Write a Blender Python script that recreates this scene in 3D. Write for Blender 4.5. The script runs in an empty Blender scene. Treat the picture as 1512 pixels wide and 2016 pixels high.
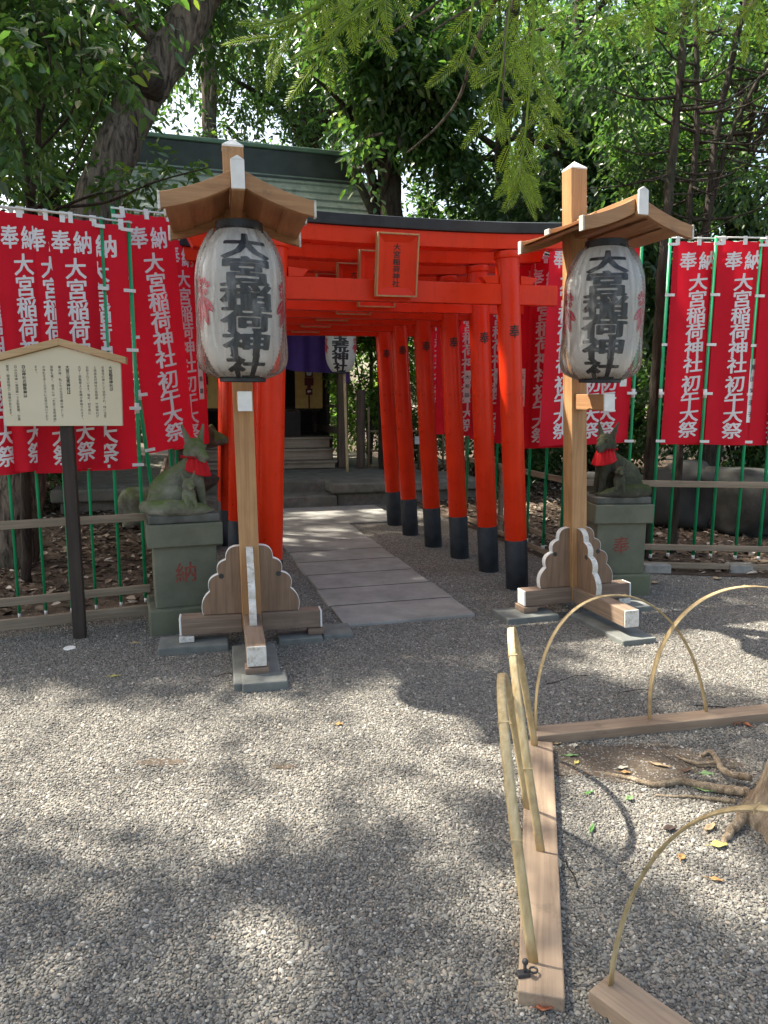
import bpy, math, random
import numpy as np
from mathutils import Vector, Matrix, Euler

S = bpy.context.scene
COL = S.collection
R = math.radians

# ------------------------------------------------------------------ camera
FPX, PITCH, ROLL, EYE = 1430.0, R(9.0), R(0.3), 1.55
cam = bpy.data.cameras.new('camera')
cam.sensor_fit = 'VERTICAL'
cam.sensor_height = 24.0
cam.lens = 24.0 * FPX / 2016.0
cam.clip_start, cam.clip_end = 0.05, 400.0
camo = bpy.data.objects.new('camera', cam)
COL.objects.link(camo)
camo.matrix_world = Matrix.Translation((0, 0, EYE)) @ Matrix.Rotation(math.pi / 2 - PITCH, 4, 'X') @ Matrix.Rotation(ROLL, 4, 'Z')
S.camera = camo

# ------------------------------------------------------------------ world and sun
SUN_EL, SUN_DIR = R(56), Vector((-0.93, 0.36, 0)).normalized()   # horizontal direction towards the sun
world = bpy.data.worlds.new('World')
S.world = world
world.use_nodes = True
wn = world.node_tree.nodes
sky = wn.new('ShaderNodeTexSky')
sky.sky_type = 'NISHITA'
sky.sun_disc = False
sky.sun_elevation = SUN_EL
sky.sun_rotation = math.atan2(SUN_DIR.x, SUN_DIR.y)
sky.air_density, sky.dust_density, sky.ozone_density = 1.0, 4.0, 1.0
wn['Background'].inputs['Strength'].default_value = 0.15
wmix = wn.new('ShaderNodeMix'); wmix.data_type = 'RGBA'; wmix.blend_type = 'MULTIPLY'; wmix.inputs[0].default_value = 1.0
wmix.inputs[7].default_value = (1.0, 0.925, 0.80, 1)      # warm tint takes the blue out of the sky light, as white balance
world.node_tree.links.new(sky.outputs[0], wmix.inputs[6])
world.node_tree.links.new(wmix.outputs[2], wn['Background'].inputs['Color'])
sl = bpy.data.lights.new('sun', 'SUN')
sl.energy, sl.angle, sl.color = 4.4, R(0.8), (1.0, 0.93, 0.80)
slo = bpy.data.objects.new('sun', sl)
COL.objects.link(slo)
to_sun = (SUN_DIR * math.cos(SUN_EL) + Vector((0, 0, math.sin(SUN_EL))))
slo.rotation_euler = to_sun.to_track_quat('Z', 'Y').to_euler()
slo.location = to_sun * 40
S.view_settings.view_transform = 'Standard'
S.view_settings.look = 'None'
S.view_settings.exposure = 1.85
S.view_settings.gamma = 1.0
S.render.engine = 'CYCLES'
S.cycles.max_bounces = 7
S.cycles.diffuse_bounces = 4
S.cycles.glossy_bounces = 3
S.cycles.transmission_bounces = 5
S.cycles.transparent_max_bounces = 8
S.cycles.sample_clamp_indirect = 6.0
S.cycles.use_denoising = True
S.cycles.caustics_reflective = False
S.cycles.caustics_refractive = False

# ------------------------------------------------------------------ plan helpers: pixel of the survey photo -> point in the place
def _ray(px, py):
    u, v = (px - 756) / FPX, (1008 - py) / FPX
    c, s = math.cos(ROLL), math.sin(ROLL)
    u, v = u * c - v * s, v * c + u * s
    return Vector((u, math.cos(PITCH) + v * math.sin(PITCH), -math.sin(PITCH) + v * math.cos(PITCH)))
def G(px, py, z=0.0):
    d = _ray(px, py)
    return Vector((0, 0, EYE)) + d * ((z - EYE) / d.z)
def P(px, py, y):
    d = _ray(px, py)
    return Vector((0, 0, EYE)) + d * (y / d.y)

# ------------------------------------------------------------------ object helpers
def link(o, parent=None):
    COL.objects.link(o)
    if parent is not None:
        o.parent = parent
    return o
def tag(o, label=None, cat=None, group=None, kind=None):
    if label: o['label'] = label
    if cat: o['category'] = cat
    if group: o['group'] = group
    if kind: o['kind'] = kind
    return o
def thing(name, label, cat, loc=(0, 0, 0), rz=0.0, group=None):
    o = bpy.data.objects.new(name, None)
    o.empty_display_size = 0.1
    link(o)
    o.location = loc
    o.rotation_euler = (0, 0, rz)
    return tag(o, label, cat, group)
def copy_tree(o, parent=None):
    c = o.copy()
    COL.objects.link(c)
    c.parent = parent
    for ch in o.children:
        copy_tree(ch, c)
    return c

def rotz(a):
    return Matrix.Rotation(a, 4, 'Z')

class MB:
    """collects shapes and links them as one mesh object"""
    def __init__(s):
        s.v, s.f, s.smooth = [], [], []
    def add(s, vs, fs, smooth=False):
        n = len(s.v)
        s.v.extend([tuple(p) for p in vs])
        s.f.extend([tuple(i + n for i in f) for f in fs])
        s.smooth.extend([smooth] * len(fs))
        return s
    def box(s, c, size, M=None):
        x, y, z = size[0] / 2, size[1] / 2, size[2] / 2
        vs = [Vector((sx * x, sy * y, sz * z)) for sx in (-1, 1) for sy in (-1, 1) for sz in (-1, 1)]
        if M is not None: vs = [M @ v for v in vs]
        vs = [v + Vector(c) for v in vs]
        return s.add(vs, [(0, 1, 3, 2), (4, 6, 7, 5), (0, 4, 5, 1), (2, 3, 7, 6), (0, 2, 6, 4), (1, 5, 7, 3)])
    def tube(s, pts, rad, seg=10, cap=True, flat=None):
        """round (or elliptic: flat=(normal hint, ratio)) tube along points"""
        pts = [Vector(p) for p in pts]
        if not hasattr(rad, '__len__'): rad = [rad] * len(pts)
        n = len(pts)
        vs, fs = [], []
        up = None
        for i in range(n):
            t = (pts[min(i + 1, n - 1)] - pts[max(i - 1, 0)]).normalized()
            if up is None:
                a = Vector((0, 0, 1)) if abs(t.z) < 0.9 else Vector((1, 0, 0))
                if flat: a = Vector(flat[0])
                up = (a - t * a.dot(t)).normalized()
            else:
                up = (up - t * up.dot(t)).normalized()
            if flat:
                a = Vector(flat[0]); up = (a - t * a.dot(t)).normalized()
            b = t.cross(up)
            k = flat[1] if flat else 1.0
            for j in range(seg):
                w = 2 * math.pi * j / seg
                vs.append(pts[i] + (up * math.cos(w) * k + b * math.sin(w)) * rad[i])
        for i in range(n - 1):
            for j in range(seg):
                a, b2 = i * seg + j, i * seg + (j + 1) % seg
                fs.append((a, b2, b2 + seg, a + seg))
        s.add(vs, fs, True)
        if cap:
            m = len(s.v) - n * seg
            s.f.append(tuple(m + j for j in reversed(range(seg)))); s.smooth.append(False)
            s.f.append(tuple(m + (n - 1) * seg + j for j in range(seg))); s.smooth.append(False)
        return s
    def lathe(s, prof, c=(0, 0, 0), seg=48, smooth=True):
        vs, fs = [], []
        for r, z in prof:
            for j in range(seg):
                w = 2 * math.pi * j / seg
                vs.append((c[0] + r * math.cos(w), c[1] + r * math.sin(w), c[2] + z))
        for i in range(len(prof) - 1):
            for j in range(seg):
                a, b = i * seg + j, i * seg + (j + 1) % seg
                fs.append((a, b, b + seg, a + seg))
        return s.add(vs, fs, smooth)
    def prism(s, outline, M, th):
        """2D outline (x,y) extruded +-th/2 along local z, then moved by M"""
        n = len(outline)
        vs = [M @ Vector((x, y, -th / 2)) for x, y in outline] + [M @ Vector((x, y, th / 2)) for x, y in outline]
        fs = [tuple(reversed(range(n))), tuple(range(n, 2 * n))]
        fs += [(i, (i + 1) % n, n + (i + 1) % n, n + i) for i in range(n)]
        return s.add(vs, fs)
    def grid(s, fn, nu, nv, smooth=True, wrap=False):
        vs = [fn(i / nu, j / nv) for j in range(nv + 1) for i in range(nu + 1)]
        fs = [(j * (nu + 1) + i, j * (nu + 1) + i + 1, (j + 1) * (nu + 1) + i + 1, (j + 1) * (nu + 1) + i) for j in range(nv) for i in range(nu)]
        return s.add(vs, fs, smooth)
    def mesh(s, name):
        m = bpy.data.meshes.new(name)
        m.from_pydata(s.v, [], s.f)
        m.polygons.foreach_set('use_smooth', s.smooth)
        m.update()
        return m
    SHEAR = 0.0                                          # sideways lean of whatever is being built
    def build(s, name, mat, parent=None, bevel=0.0, seg=2, loc=None):
        if MB.SHEAR: s.v = [(x + MB.SHEAR * z, y, z) for x, y, z in s.v]
        m = s.mesh(name)
        m.materials.append(mat)
        o = bpy.data.objects.new(name, m)
        link(o, parent)
        if loc is not None: o.location = loc
        if bevel:
            b = o.modifiers.new('edges', 'BEVEL')
            b.width, b.segments, b.limit_method, b.angle_limit = bevel, seg, 'ANGLE', R(40)
        return o

def frame(origin, x, y):
    """matrix with local x,y axes as given and z = x cross y"""
    x = Vector(x).normalized(); y = Vector(y).normalized(); z = x.cross(y)
    M = Matrix((x, y, z)).transposed().to_4x4()
    M.translation = Vector(origin)
    return M

def np_mesh(name, verts, faces, mat, smooth=False):
    """fast mesh of equal-sized faces from numpy arrays"""
    m = bpy.data.meshes.new(name)
    nv, nf, k = len(verts), len(faces), faces.shape[1]
    m.vertices.add(nv); m.vertices.foreach_set('co', verts.astype(np.float32).ravel())
    m.loops.add(nf * k); m.loops.foreach_set('vertex_index', faces.astype(np.int32).ravel())
    m.polygons.add(nf)
    m.polygons.foreach_set('loop_start', np.arange(0, nf * k, k, dtype=np.int32))
    if smooth: m.polygons.foreach_set('use_smooth', np.ones(nf, dtype=bool))
    m.update(calc_edges=True)
    m.validate()
    m.materials.append(mat)
    return m

# ------------------------------------------------------------------ materials
class NT:
    def __init__(s, name):
        s.m = bpy.data.materials.new(name); s.m.use_nodes = True
        s.n = s.m.node_tree.nodes; s.l = s.m.node_tree.links
        s.b = s.n['Principled BSDF']
    def new(s, t, **kw):
        n = s.n.new('ShaderNode' + t)
        for k, v in kw.items():
            if k.startswith('i_'): n.inputs[k[2:].replace('_', ' ')].default_value = v
            else: setattr(n, k, v)
        return n
    def link(s, a, b): s.l.new(a, b)
    def coords(s, kind='Object', scale=(1, 1, 1)):
        tc = s.new('TexCoord'); mp = s.new('Mapping')
        mp.inputs['Scale'].default_value = scale
        s.link(tc.outputs[kind], mp.inputs[0])
        return mp.outputs[0]
    def noise(s, vec, scale, detail=4, rough=0.55, dist=0.0):
        n = s.new('TexNoise'); n.inputs['Scale'].default_value = scale
        n.inputs['Detail'].default_value = detail; n.inputs['Roughness'].default_value = rough
        n.inputs['Distortion'].default_value = dist
        s.link(vec, n.inputs['Vector'])
        return n.outputs['Fac']
    def ramp(s, fac, stops):
        r = s.new('ValToRGB')
        e = r.color_ramp.elements
        while len(e) < len(stops): e.new(0.5)
        for q, (p, c) in zip(e, stops):
            q.position = p
            q.color = (c[0], c[1], c[2], 1) if hasattr(c, '__len__') else (c, c, c, 1)
        s.link(fac, r.inputs[0])
        return r.outputs[0]
    def mix(s, fac, a, b, mode='MIX'):
        x = s.new('Mix', data_type='RGBA', blend_type=mode)
        for sock, val in ((x.inputs[0], fac), (x.inputs[6], a), (x.inputs[7], b)):
            if hasattr(val, 'links'): s.link(val, sock)
            elif hasattr(val, '__len__'): sock.default_value = (val[0], val[1], val[2], 1)
            else: sock.default_value = val
        return x.outputs[2]
    def math(s, op, a, b=None):
        x = s.new('Math', operation=op)
        for i, val in enumerate((a, b)):
            if val is None: continue
            if hasattr(val, 'links'): s.link(val, x.inputs[i])
            else: x.inputs[i].default_value = val
        return x.outputs[0]
    def bump(s, h, strength=0.3, dist=0.01):
        b = s.new('Bump'); b.inputs['Strength'].default_value = strength; b.inputs['Distance'].default_value = dist
        s.link(h, b.inputs['Height']); s.link(b.outputs[0], s.b.inputs['Normal'])
    def col(s, c):
        if hasattr(c, 'links'): s.link(c, s.b.inputs['Base Color'])
        else: s.b.inputs['Base Color'].default_value = (c[0], c[1], c[2], 1)
        return s
    def rough(s, r, spec=None):
        if hasattr(r, 'links'): s.link(r, s.b.inputs['Roughness'])
        else: s.b.inputs['Roughness'].default_value = r
        if spec is not None: s.b.inputs['Specular IOR Level'].default_value = spec
        return s

def plain(name, c, rough=0.6, var=0.15, scale=6.0, bump=0.0, bscale=60, spec=0.5):
    t = NT(name); v = t.coords()
    n = t.noise(v, scale, 5)
    lo = tuple(x * (1 - var) for x in c); hi = tuple(min(1, x * (1 + var)) for x in c)
    t.col(t.ramp(n, [(0.3, lo), (0.7, hi)])).rough(rough, spec)
    if bump: t.bump(t.noise(v, bscale, 4), bump, 0.004)
    return t.m
def wood(name, dark, light, axis='Z', rough=0.6, scale=1.0, wear=None):
    t = NT(name)
    sc = {'X': (1.2, 22, 22), 'Y': (22, 1.2, 22), 'Z': (22, 22, 1.2)}[axis]
    v = t.coords('Object', tuple(q * scale for q in sc))
    n = t.noise(v, 1.6, 6, 0.6, 0.6)
    v2 = t.coords('Object', (1, 1, 1))
    big = t.noise(v2, 3.0, 3)
    c = t.ramp(n, [(0.25, dark), (0.62, light)])
    c = t.mix(t.ramp(big, [(0.35, 0.0), (0.7, 0.45)]), c, tuple(0.72 * a for a in dark))
    fine = t.noise(t.coords('Object', tuple(q * scale * (4 if q > 2 else 1) for q in sc)), 1.3, 3)
    c = t.mix(t.ramp(fine, [(0.50, 0.0), (0.72, 0.3)]), c, tuple(0.6 * a for a in dark))
    st = t.noise(v2, 5.5, 7, 0.75)
    c = t.mix(t.ramp(st, [(0.60, 0.0), (0.70, 0.35)]), c, (0.09, 0.075, 0.06))
    if wear is not None:
        w = t.ramp(t.noise(v2, 9.0, 6, 0.7), [(0.5, 0.0), (0.68, 0.8)])
        c = t.mix(w, c, wear)
    t.col(c).rough(rough, 0.35)
    t.bump(n, 0.18, 0.004)
    return t.m
import bmesh
# ------------------------------------------------------------------ lettering
_glyphs = {}
def _fine(bm, step):
    if step:
        xs = [v.co.x for v in bm.verts]; ys = [v.co.y for v in bm.verts]
        for ax, lo, hi in ((0, min(xs), max(xs)), (1, min(ys), max(ys))):
            k = math.floor(lo / step) + 1
            while k * step < hi:
                no = Vector((1, 0, 0)) if ax == 0 else Vector((0, 1, 0))
                bmesh.ops.bisect_plane(bm, geom=bm.verts[:] + bm.edges[:] + bm.faces[:], plane_co=no * (k * step), plane_no=no)
                k += 1
    bm.verts.index_update()
    return [tuple(v.co[:2]) for v in bm.verts], [tuple(v.index for v in f.verts) for f in bm.faces]
def _brush(bm, bold, n=46):
    """thicken a thin glyph into brush writing: distance field on a grid, then the filled contour"""
    bmesh.ops.triangulate(bm, faces=bm.faces[:])
    seg = np.array([[v.co[:2] for v in e.verts] for e in bm.edges if len(e.link_faces) == 1])
    tri = np.array([[v.co[:2] for v in f.verts] for f in bm.faces])
    k = 1.35                                             # level strokes grow less than upright ones
    seg = seg * np.array([1, k]); tri = tri * np.array([1, k])
    m = bold * 2 + .02
    lo = seg.reshape(-1, 2).min(0) - m; hi = seg.reshape(-1, 2).max(0) + m
    gx = np.linspace(lo[0], hi[0], n); gy = np.linspace(lo[1], hi[1], n)
    X, Y = np.meshgrid(gx, gy); Pn = np.stack([X.ravel(), Y.ravel()], 1)
    a, b = seg[:, 0], seg[:, 1]; ab = b - a
    t = np.clip(((Pn[:, None] - a[None]) * ab[None]).sum(2) / ((ab * ab).sum(1)[None] + 1e-12), 0, 1)
    d = np.sqrt((((a[None] + t[:, :, None] * ab[None]) - Pn[:, None]) ** 2).sum(2)).min(1)
    c = lambda p, q, r: (q[:, 0] - p[:, 0])[None] * (r[:, 1, None] - p[:, 1][None]) - (q[:, 1] - p[:, 1])[None] * (r[:, 0, None] - p[:, 0][None])
    s1, s2, s3 = c(tri[:, 0], tri[:, 1], Pn), c(tri[:, 1], tri[:, 2], Pn), c(tri[:, 2], tri[:, 0], Pn)
    ins = (((s1 >= 0) & (s2 >= 0) & (s3 >= 0)) | ((s1 <= 0) & (s2 <= 0) & (s3 <= 0))).any(1)
    f = (bold - np.where(ins, -d, d)).reshape(n, n)
    vs, fs, idx = [], [], {}
    def vert(key, p):
        if key not in idx: idx[key] = len(vs); vs.append((p[0], p[1] / k))
        return idx[key]
    for j in range(n - 1):
        for i in range(n - 1):
            q = [(i, j), (i + 1, j), (i + 1, j + 1), (i, j + 1)]
            w = [f[y, x] for x, y in q]
            if max(w) <= 0: continue
            face = []
            for e in range(4):
                (x0, y0), (x1, y1) = q[e], q[(e + 1) % 4]; w0, w1 = w[e], w[(e + 1) % 4]
                if w0 > 0: face.append(vert((x0, y0), (gx[x0], gy[y0])))
                if (w0 > 0) != (w1 > 0):
                    u = w0 / (w0 - w1); key = tuple(sorted(((x0, y0), (x1, y1))))
                    face.append(vert(key, (gx[x0] + (gx[x1] - gx[x0]) * u, gy[y0] + (gy[y1] - gy[y0]) * u)))
            if len(face) > 2: fs.append(tuple(face))
    return vs, fs
def glyph(ch, bold=0.0, step=0.0):
    key = (ch, bold, step)
    if key not in _glyphs:
        cu = bpy.data.curves.new('lettering', 'FONT')
        cu.body = ch; cu.size = 1.0; cu.resolution_u = 2
        cu.align_x = 'CENTER'
        ob = bpy.data.objects.new('lettering', cu)
        me = bpy.data.meshes.new_from_object(ob)
        bm = bmesh.new(); bm.from_mesh(me)
        bmesh.ops.remove_doubles(bm, verts=bm.verts, dist=1e-5)
        for v in bm.verts: v.co.y -= 0.36
        _glyphs[key] = _brush(bm, bold) if bold else _fine(bm, step)
        bm.free(); bpy.data.objects.remove(ob); bpy.data.meshes.remove(me); bpy.data.curves.remove(cu)
    return _glyphs[key]
def put(mb, ch, cx, cy, w, h, fn, bold=0.0, step=0.0, shear=0.0, rot=0.0):
    vs, fs = glyph(ch, bold, step)
    c, s = math.cos(rot), math.sin(rot)
    mb.add([fn(cx + (x * c - y * s) * w, cy + (y * c + x * s + shear * x) * h) for x, y in vs], fs)
def put_poly(mb, outline, fn, step=0.0):
    bm = bmesh.new()
    bm.faces.new([bm.verts.new((x, y, 0)) for x, y in outline])
    bmesh.ops.triangulate(bm, faces=bm.faces[:])
    vs, fs = _fine(bm, step)
    bm.free()
    mb.add([fn(x, y) for x, y in vs], fs)
def column(mb, text, x, y, w, h, pitch, fn, **kw):
    """vertical writing, first character centred at (x, y)"""
    for ch in text:
        if ch in '、。': put(mb, ch, x + 0.55 * w, y + 0.5 * h, w, h, fn, **kw)
        elif ch in 'ー「」()': put(mb, ch, x, y, w, h, fn, rot=-math.pi / 2, **{k: q for k, q in kw.items() if k != 'shear'})
        elif ch != ' ': put(mb, ch, x, y, w, h, fn, **kw)
        y -= pitch

# ------------------------------------------------------------------ shared materials
M = {}
M['wood'] = wood('cedar_planed', (0.34, 0.175, 0.075), (0.54, 0.31, 0.145), 'Z', 0.55)
M['wood_x'] = wood('cedar_planed_x', (0.30, 0.15, 0.07), (0.48, 0.27, 0.13), 'X', 0.55)
M['wood_y'] = wood('cedar_planed_y', (0.30, 0.15, 0.07), (0.48, 0.27, 0.13), 'Y', 0.55)
M['foot'] = wood('cedar_weathered', (0.16, 0.11, 0.08), (0.30, 0.215, 0.16), 'X', 0.75)
M['foot_y'] = wood('cedar_weathered_y', (0.17, 0.12, 0.085), (0.32, 0.23, 0.165), 'Y', 0.75)
M['brace'] = wood('cedar_brace', (0.17, 0.105, 0.065), (0.31, 0.20, 0.13), 'Z', 0.7)
M['chalk'] = plain('white_paint', (0.78, 0.77, 0.74), 0.7, 0.1, 14)
t = NT('worn_white_paint'); v = t.coords()
t.col(t.ramp(t.noise(v, 34, 8, 0.75), [(0.33, (0.30, 0.25, 0.19)), (0.46, (0.58, 0.55, 0.50)), (0.70, (0.74, 0.73, 0.70))])).rough(0.8)
M['chalk_worn'] = t.m
# vermilion lacquer
t = NT('vermilion_paint'); v = t.coords()
n = t.noise(v, 3.0, 5)
c = t.ramp(n, [(0.3, (0.66, 0.030, 0.006)), (0.7, (0.78, 0.038, 0.008))])
st = t.noise(t.coords('Object', (9, 9, .9)), 2.2, 6, 0.7)
c = t.mix(t.ramp(st, [(0.52, 0.0), (0.72, 0.30)]), c, (0.36, 0.018, 0.006))
c = t.mix(t.ramp(t.noise(v, 38, 5, 0.7), [(0.70, 0.0), (0.74, 0.35)]), c, (0.42, 0.16, 0.09))
t.col(c).rough(t.ramp(t.noise(v, 12, 4), [(0.3, 0.26), (0.7, 0.40)]), 0.22)
t.bump(t.noise(t.coords('Object', (14, 14, 1.5)), 2.0, 4), 0.06, 0.004)
M['red'] = t.m
M['black'] = plain('black_lacquer', (0.022, 0.027, 0.034), 0.55, 0.55, 5, 0.06, 30, 0.4)
M['ink'] = plain('black_ink', (0.012, 0.012, 0.013), 0.6, 0.1)
M['dark_red_ink'] = plain('faded_red_paint', (0.20, 0.05, 0.035), 0.8, 0.35, 40)
M['iron'] = plain('dark_iron', (0.03, 0.03, 0.033), 0.45, 0.2)
M['slab'] = plain('grey_stone_slab', (0.15, 0.158, 0.148), 0.85, 0.25, 9, 0.3, 120)

# ------------------------------------------------------------------ ground
t = NT('gravel'); v = t.coords()
vo = t.new('TexVoronoi', feature='F1'); vo.inputs['Scale'].default_value = 105.0
t.link(v, vo.inputs['Vector'])
sep = t.new('SeparateColor'); t.link(vo.outputs['Color'], sep.inputs[0])
base = t.ramp(sep.outputs[0], [(0.0, (0.08, 0.075, 0.068)), (0.35, (0.155, 0.147, 0.132)), (0.7, (0.245, 0.234, 0.21)), (1.0, (0.43, 0.41, 0.37))])
base = t.mix(t.ramp(t.noise(v, 0.9, 5, 0.6), [(0.42, 0.0), (0.72, 0.35)]), base, (0.15, 0.115, 0.085))
gap = t.ramp(vo.outputs['Distance'], [(0.0, 1.0), (0.45, 0.9), (0.75, 0.45)])
base = t.mix(1.0, base, gap, 'MULTIPLY')
t.col(base).rough(0.85, 0.3)
inv = t.math('SUBTRACT', 1.0, vo.outputs['Distance'])
t.bump(inv, 0.9, 0.006)
M['gravel'] = t.m
g = MB()
g.add([(-90, -40, 0), (90, -40, 0), (90, 140, 0), (-90, 140, 0)], [(0, 1, 2, 3)])
tag(g.build('ground', M['gravel']), kind='structure')

AX = R(16.3)                                            # the path turns off to the left of straight ahead
A_Y = Vector((-math.sin(AX), math.cos(AX), 0)); A_X = Vector((math.cos(AX), math.sin(AX), 0))
PATH0 = (G(680, 1238) + G(935, 1213)) / 2
SOILS = []
# pebbles of the nearer gravel: one uncountable layer
t = NT('pebble')
oi = t.new('ObjectInfo'); v = t.coords('Object')
c = t.ramp(oi.outputs['Random'], [(0.0, (0.10, 0.094, 0.084)), (0.3, (0.155, 0.147, 0.132)), (0.55, (0.205, 0.196, 0.176)), (0.82, (0.26, 0.248, 0.222)), (0.93, (0.245, 0.205, 0.16)), (1.0, (0.46, 0.44, 0.40))])
t.col(c).rough(0.75, 0.35)
M['pebble'] = t.m
rng = np.random.default_rng(7)
def soil_patch(x, y):
    """bare spots in the gravel"""
    a = 0
    for (cx, cy, rx, ry) in ((-0.93, 2.9, 0.11, 0.035), (-0.42, 2.87, 0.06, 0.022), (1.05, 2.95, 0.36, 0.14)):
        a = np.maximum(a, np.exp(-((x - cx) / rx) ** 2 - ((y - cy) / ry) ** 2))
    return a
pts = []
for y0, y1, st in ((1.35, 2.6, 0.0079), (2.6, 4.0, 0.0092), (4.0, 6.2, 0.0125)):
    half = 0.60 * y1 + 0.15
    gx, gy = np.meshgrid(np.arange(-half, half, st), np.arange(y0, y1, st))
    gx = gx.ravel() + rng.uniform(-.5, .5, gx.size) * st; gy = gy.ravel() + rng.uniform(-.5, .5, gy.size) * st
    keep = (np.abs(gx) < 0.60 * gy + 0.1) & (rng.uniform(0, 1, gx.size) > 0.62 * soil_patch(gx, gy) * (.35 + .65 * (np.sin(gx * 41 + 3 * np.sin(gy * 29)) * np.sin(gy * 57 + gx * 17) > -.2)))
    # keep off the stone path
    u = (gx - PATH0.x) * A_X.x + (gy - PATH0.y) * A_X.y; w = (gx - PATH0.x) * A_Y.x + (gy - PATH0.y) * A_Y.y
    keep &= ~((np.abs(u) < 0.485) & (w > 0.0) & (w < 6))
    pts.append(np.stack([gx[keep], gy[keep], np.full(keep.sum(), 0.001) + rng.uniform(-.002, .002, keep.sum())], 1))
pts = np.concatenate(pts)
pm = bpy.data.meshes.new('gravel')
pm.vertices.add(len(pts)); pm.vertices.foreach_set('co', pts.astype(np.float32).ravel())
po = link(bpy.data.objects.new('gravel', pm))
tag(po, kind='stuff')
ng = bpy.data.node_groups.new('gravel', 'GeometryNodeTree')
ng.interface.new_socket('Geometry', in_out='INPUT', socket_type='NodeSocketGeometry')
ng.interface.new_socket('Geometry', in_out='OUTPUT', socket_type='NodeSocketGeometry')
gi, go = ng.nodes.new('NodeGroupInput'), ng.nodes.new('NodeGroupOutput')
ico = ng.nodes.new('GeometryNodeMeshIcoSphere'); ico.inputs['Radius'].default_value = 0.0051; ico.inputs['Subdivisions'].default_value = 2
sm = ng.nodes.new('GeometryNodeSetMaterial'); sm.inputs['Material'].default_value = M['pebble']
ss = ng.nodes.new('GeometryNodeSetShadeSmooth')
iop = ng.nodes.new('GeometryNodeInstanceOnPoints')
rv = ng.nodes.new('FunctionNodeRandomValue'); rv.data_type = 'FLOAT_VECTOR'
rv.inputs[0].default_value = (0.55, 0.5, 0.35); rv.inputs[1].default_value = (1.5, 1.1, 0.8)
rr = ng.nodes.new('FunctionNodeRandomValue'); rr.data_type = 'FLOAT_VECTOR'
rr.inputs[0].default_value = (-0.5, -0.5, 0); rr.inputs[1].default_value = (0.5, 0.5, 6.283); rr.inputs['Seed'].default_value = 3
L = ng.links.new
L(gi.outputs[0], iop.inputs['Points']); L(ico.outputs[0], ss.inputs[0]); L(ss.outputs[0], sm.inputs[0]); L(sm.outputs[0], iop.inputs['Instance'])
rf = ng.nodes.new('FunctionNodeRandomValue'); rf.data_type = 'FLOAT'; rf.inputs['Seed'].default_value = 9
pw = ng.nodes.new('ShaderNodeMath'); pw.operation = 'POWER'; pw.inputs[1].default_value = 7.0
ma = ng.nodes.new('ShaderNodeMath'); ma.operation = 'MULTIPLY_ADD'; ma.inputs[1].default_value = 0.95; ma.inputs[2].default_value = 0.86
vm = ng.nodes.new('ShaderNodeVectorMath'); vm.operation = 'SCALE'
L([o for o in rf.outputs if o.type == 'VALUE' and o.enabled][0], pw.inputs[0]); L(pw.outputs[0], ma.inputs[0]); L(rv.outputs[0], vm.inputs[0]); L(ma.outputs[0], vm.inputs['Scale'])
L(vm.outputs[0], iop.inputs['Scale']); L(rr.outputs[0], iop.inputs['Rotation']); L(iop.outputs[0], go.inputs[0])
po.modifiers.new('pebbles', 'NODES').node_group = ng

# bare soil showing where the gravel has been trodden away
for (cx, cy, rx, ry) in ((-0.93, 2.9, 0.11, 0.035), (-0.42, 2.87, 0.06, 0.022), (1.05, 2.95, 0.48, 0.18)):
    sm_ = MB(); rnd = random.Random(int(cx * 100))
    o_ = []
    for k in range(28):
        a = 2 * math.pi * k / 28; f_ = .80 + .22 * math.sin(3 * a + cx * 9) * math.sin(2 * a + 1) + .22 * rnd.random()
        o_.append((cx + rx * f_ * math.cos(a), cy + ry * f_ * math.sin(a), .0035))
    sm_.add(o_, [tuple(range(28))])
    SOILS.append(sm_)
# forest floor beyond the fences (soil a little above the gravel bed)
t = NT('forest_soil'); v = t.coords()
c = t.ramp(t.noise(v, 7, 7, 0.7), [(0.3, (0.035, 0.026, 0.02)), (0.55, (0.085, 0.062, 0.045)), (0.75, (0.16, 0.12, 0.09))])
t.col(c).rough(0.95, 0.2); t.bump(t.noise(v, 40, 5), 0.6, 0.02)
M['soil'] = t.m
t = NT('trodden_soil'); v = t.coords()
t.col(t.ramp(t.noise(v, 60, 6, 0.7), [(0.3, (0.06, 0.047, 0.036)), (0.6, (0.125, 0.098, 0.074)), (0.8, (0.24, 0.20, 0.155))])).rough(0.95, 0.2); t.bump(t.noise(v, 120, 5), 0.7, 0.006)
for sm_ in SOILS: tag(sm_.build('soil', t.m), kind='structure')
fl = MB()
fl.add([(-2.70, 4.80, .006), (-1.72, 5.22, .006), (-1.55, 5.9, .006), (-2.9, 10.6, .006), (-3.9, 13.2, .006), (-3.9, 120, .006), (-80, 120, .006), (-80, 3.2, .006)], [tuple(range(8))])
fl.add([(1.72, 6.42, .006), (3.4, 6.18, .006), (80, 3, .006), (80, 120, .006), (-3.9, 120, .006), (-3.9, 13.2, .006), (-.9, 14.0, .006), (0.45, 10.4, .006)], [tuple(range(8))])
tag(fl.build('forest_floor', M['soil']), kind='structure')

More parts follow.
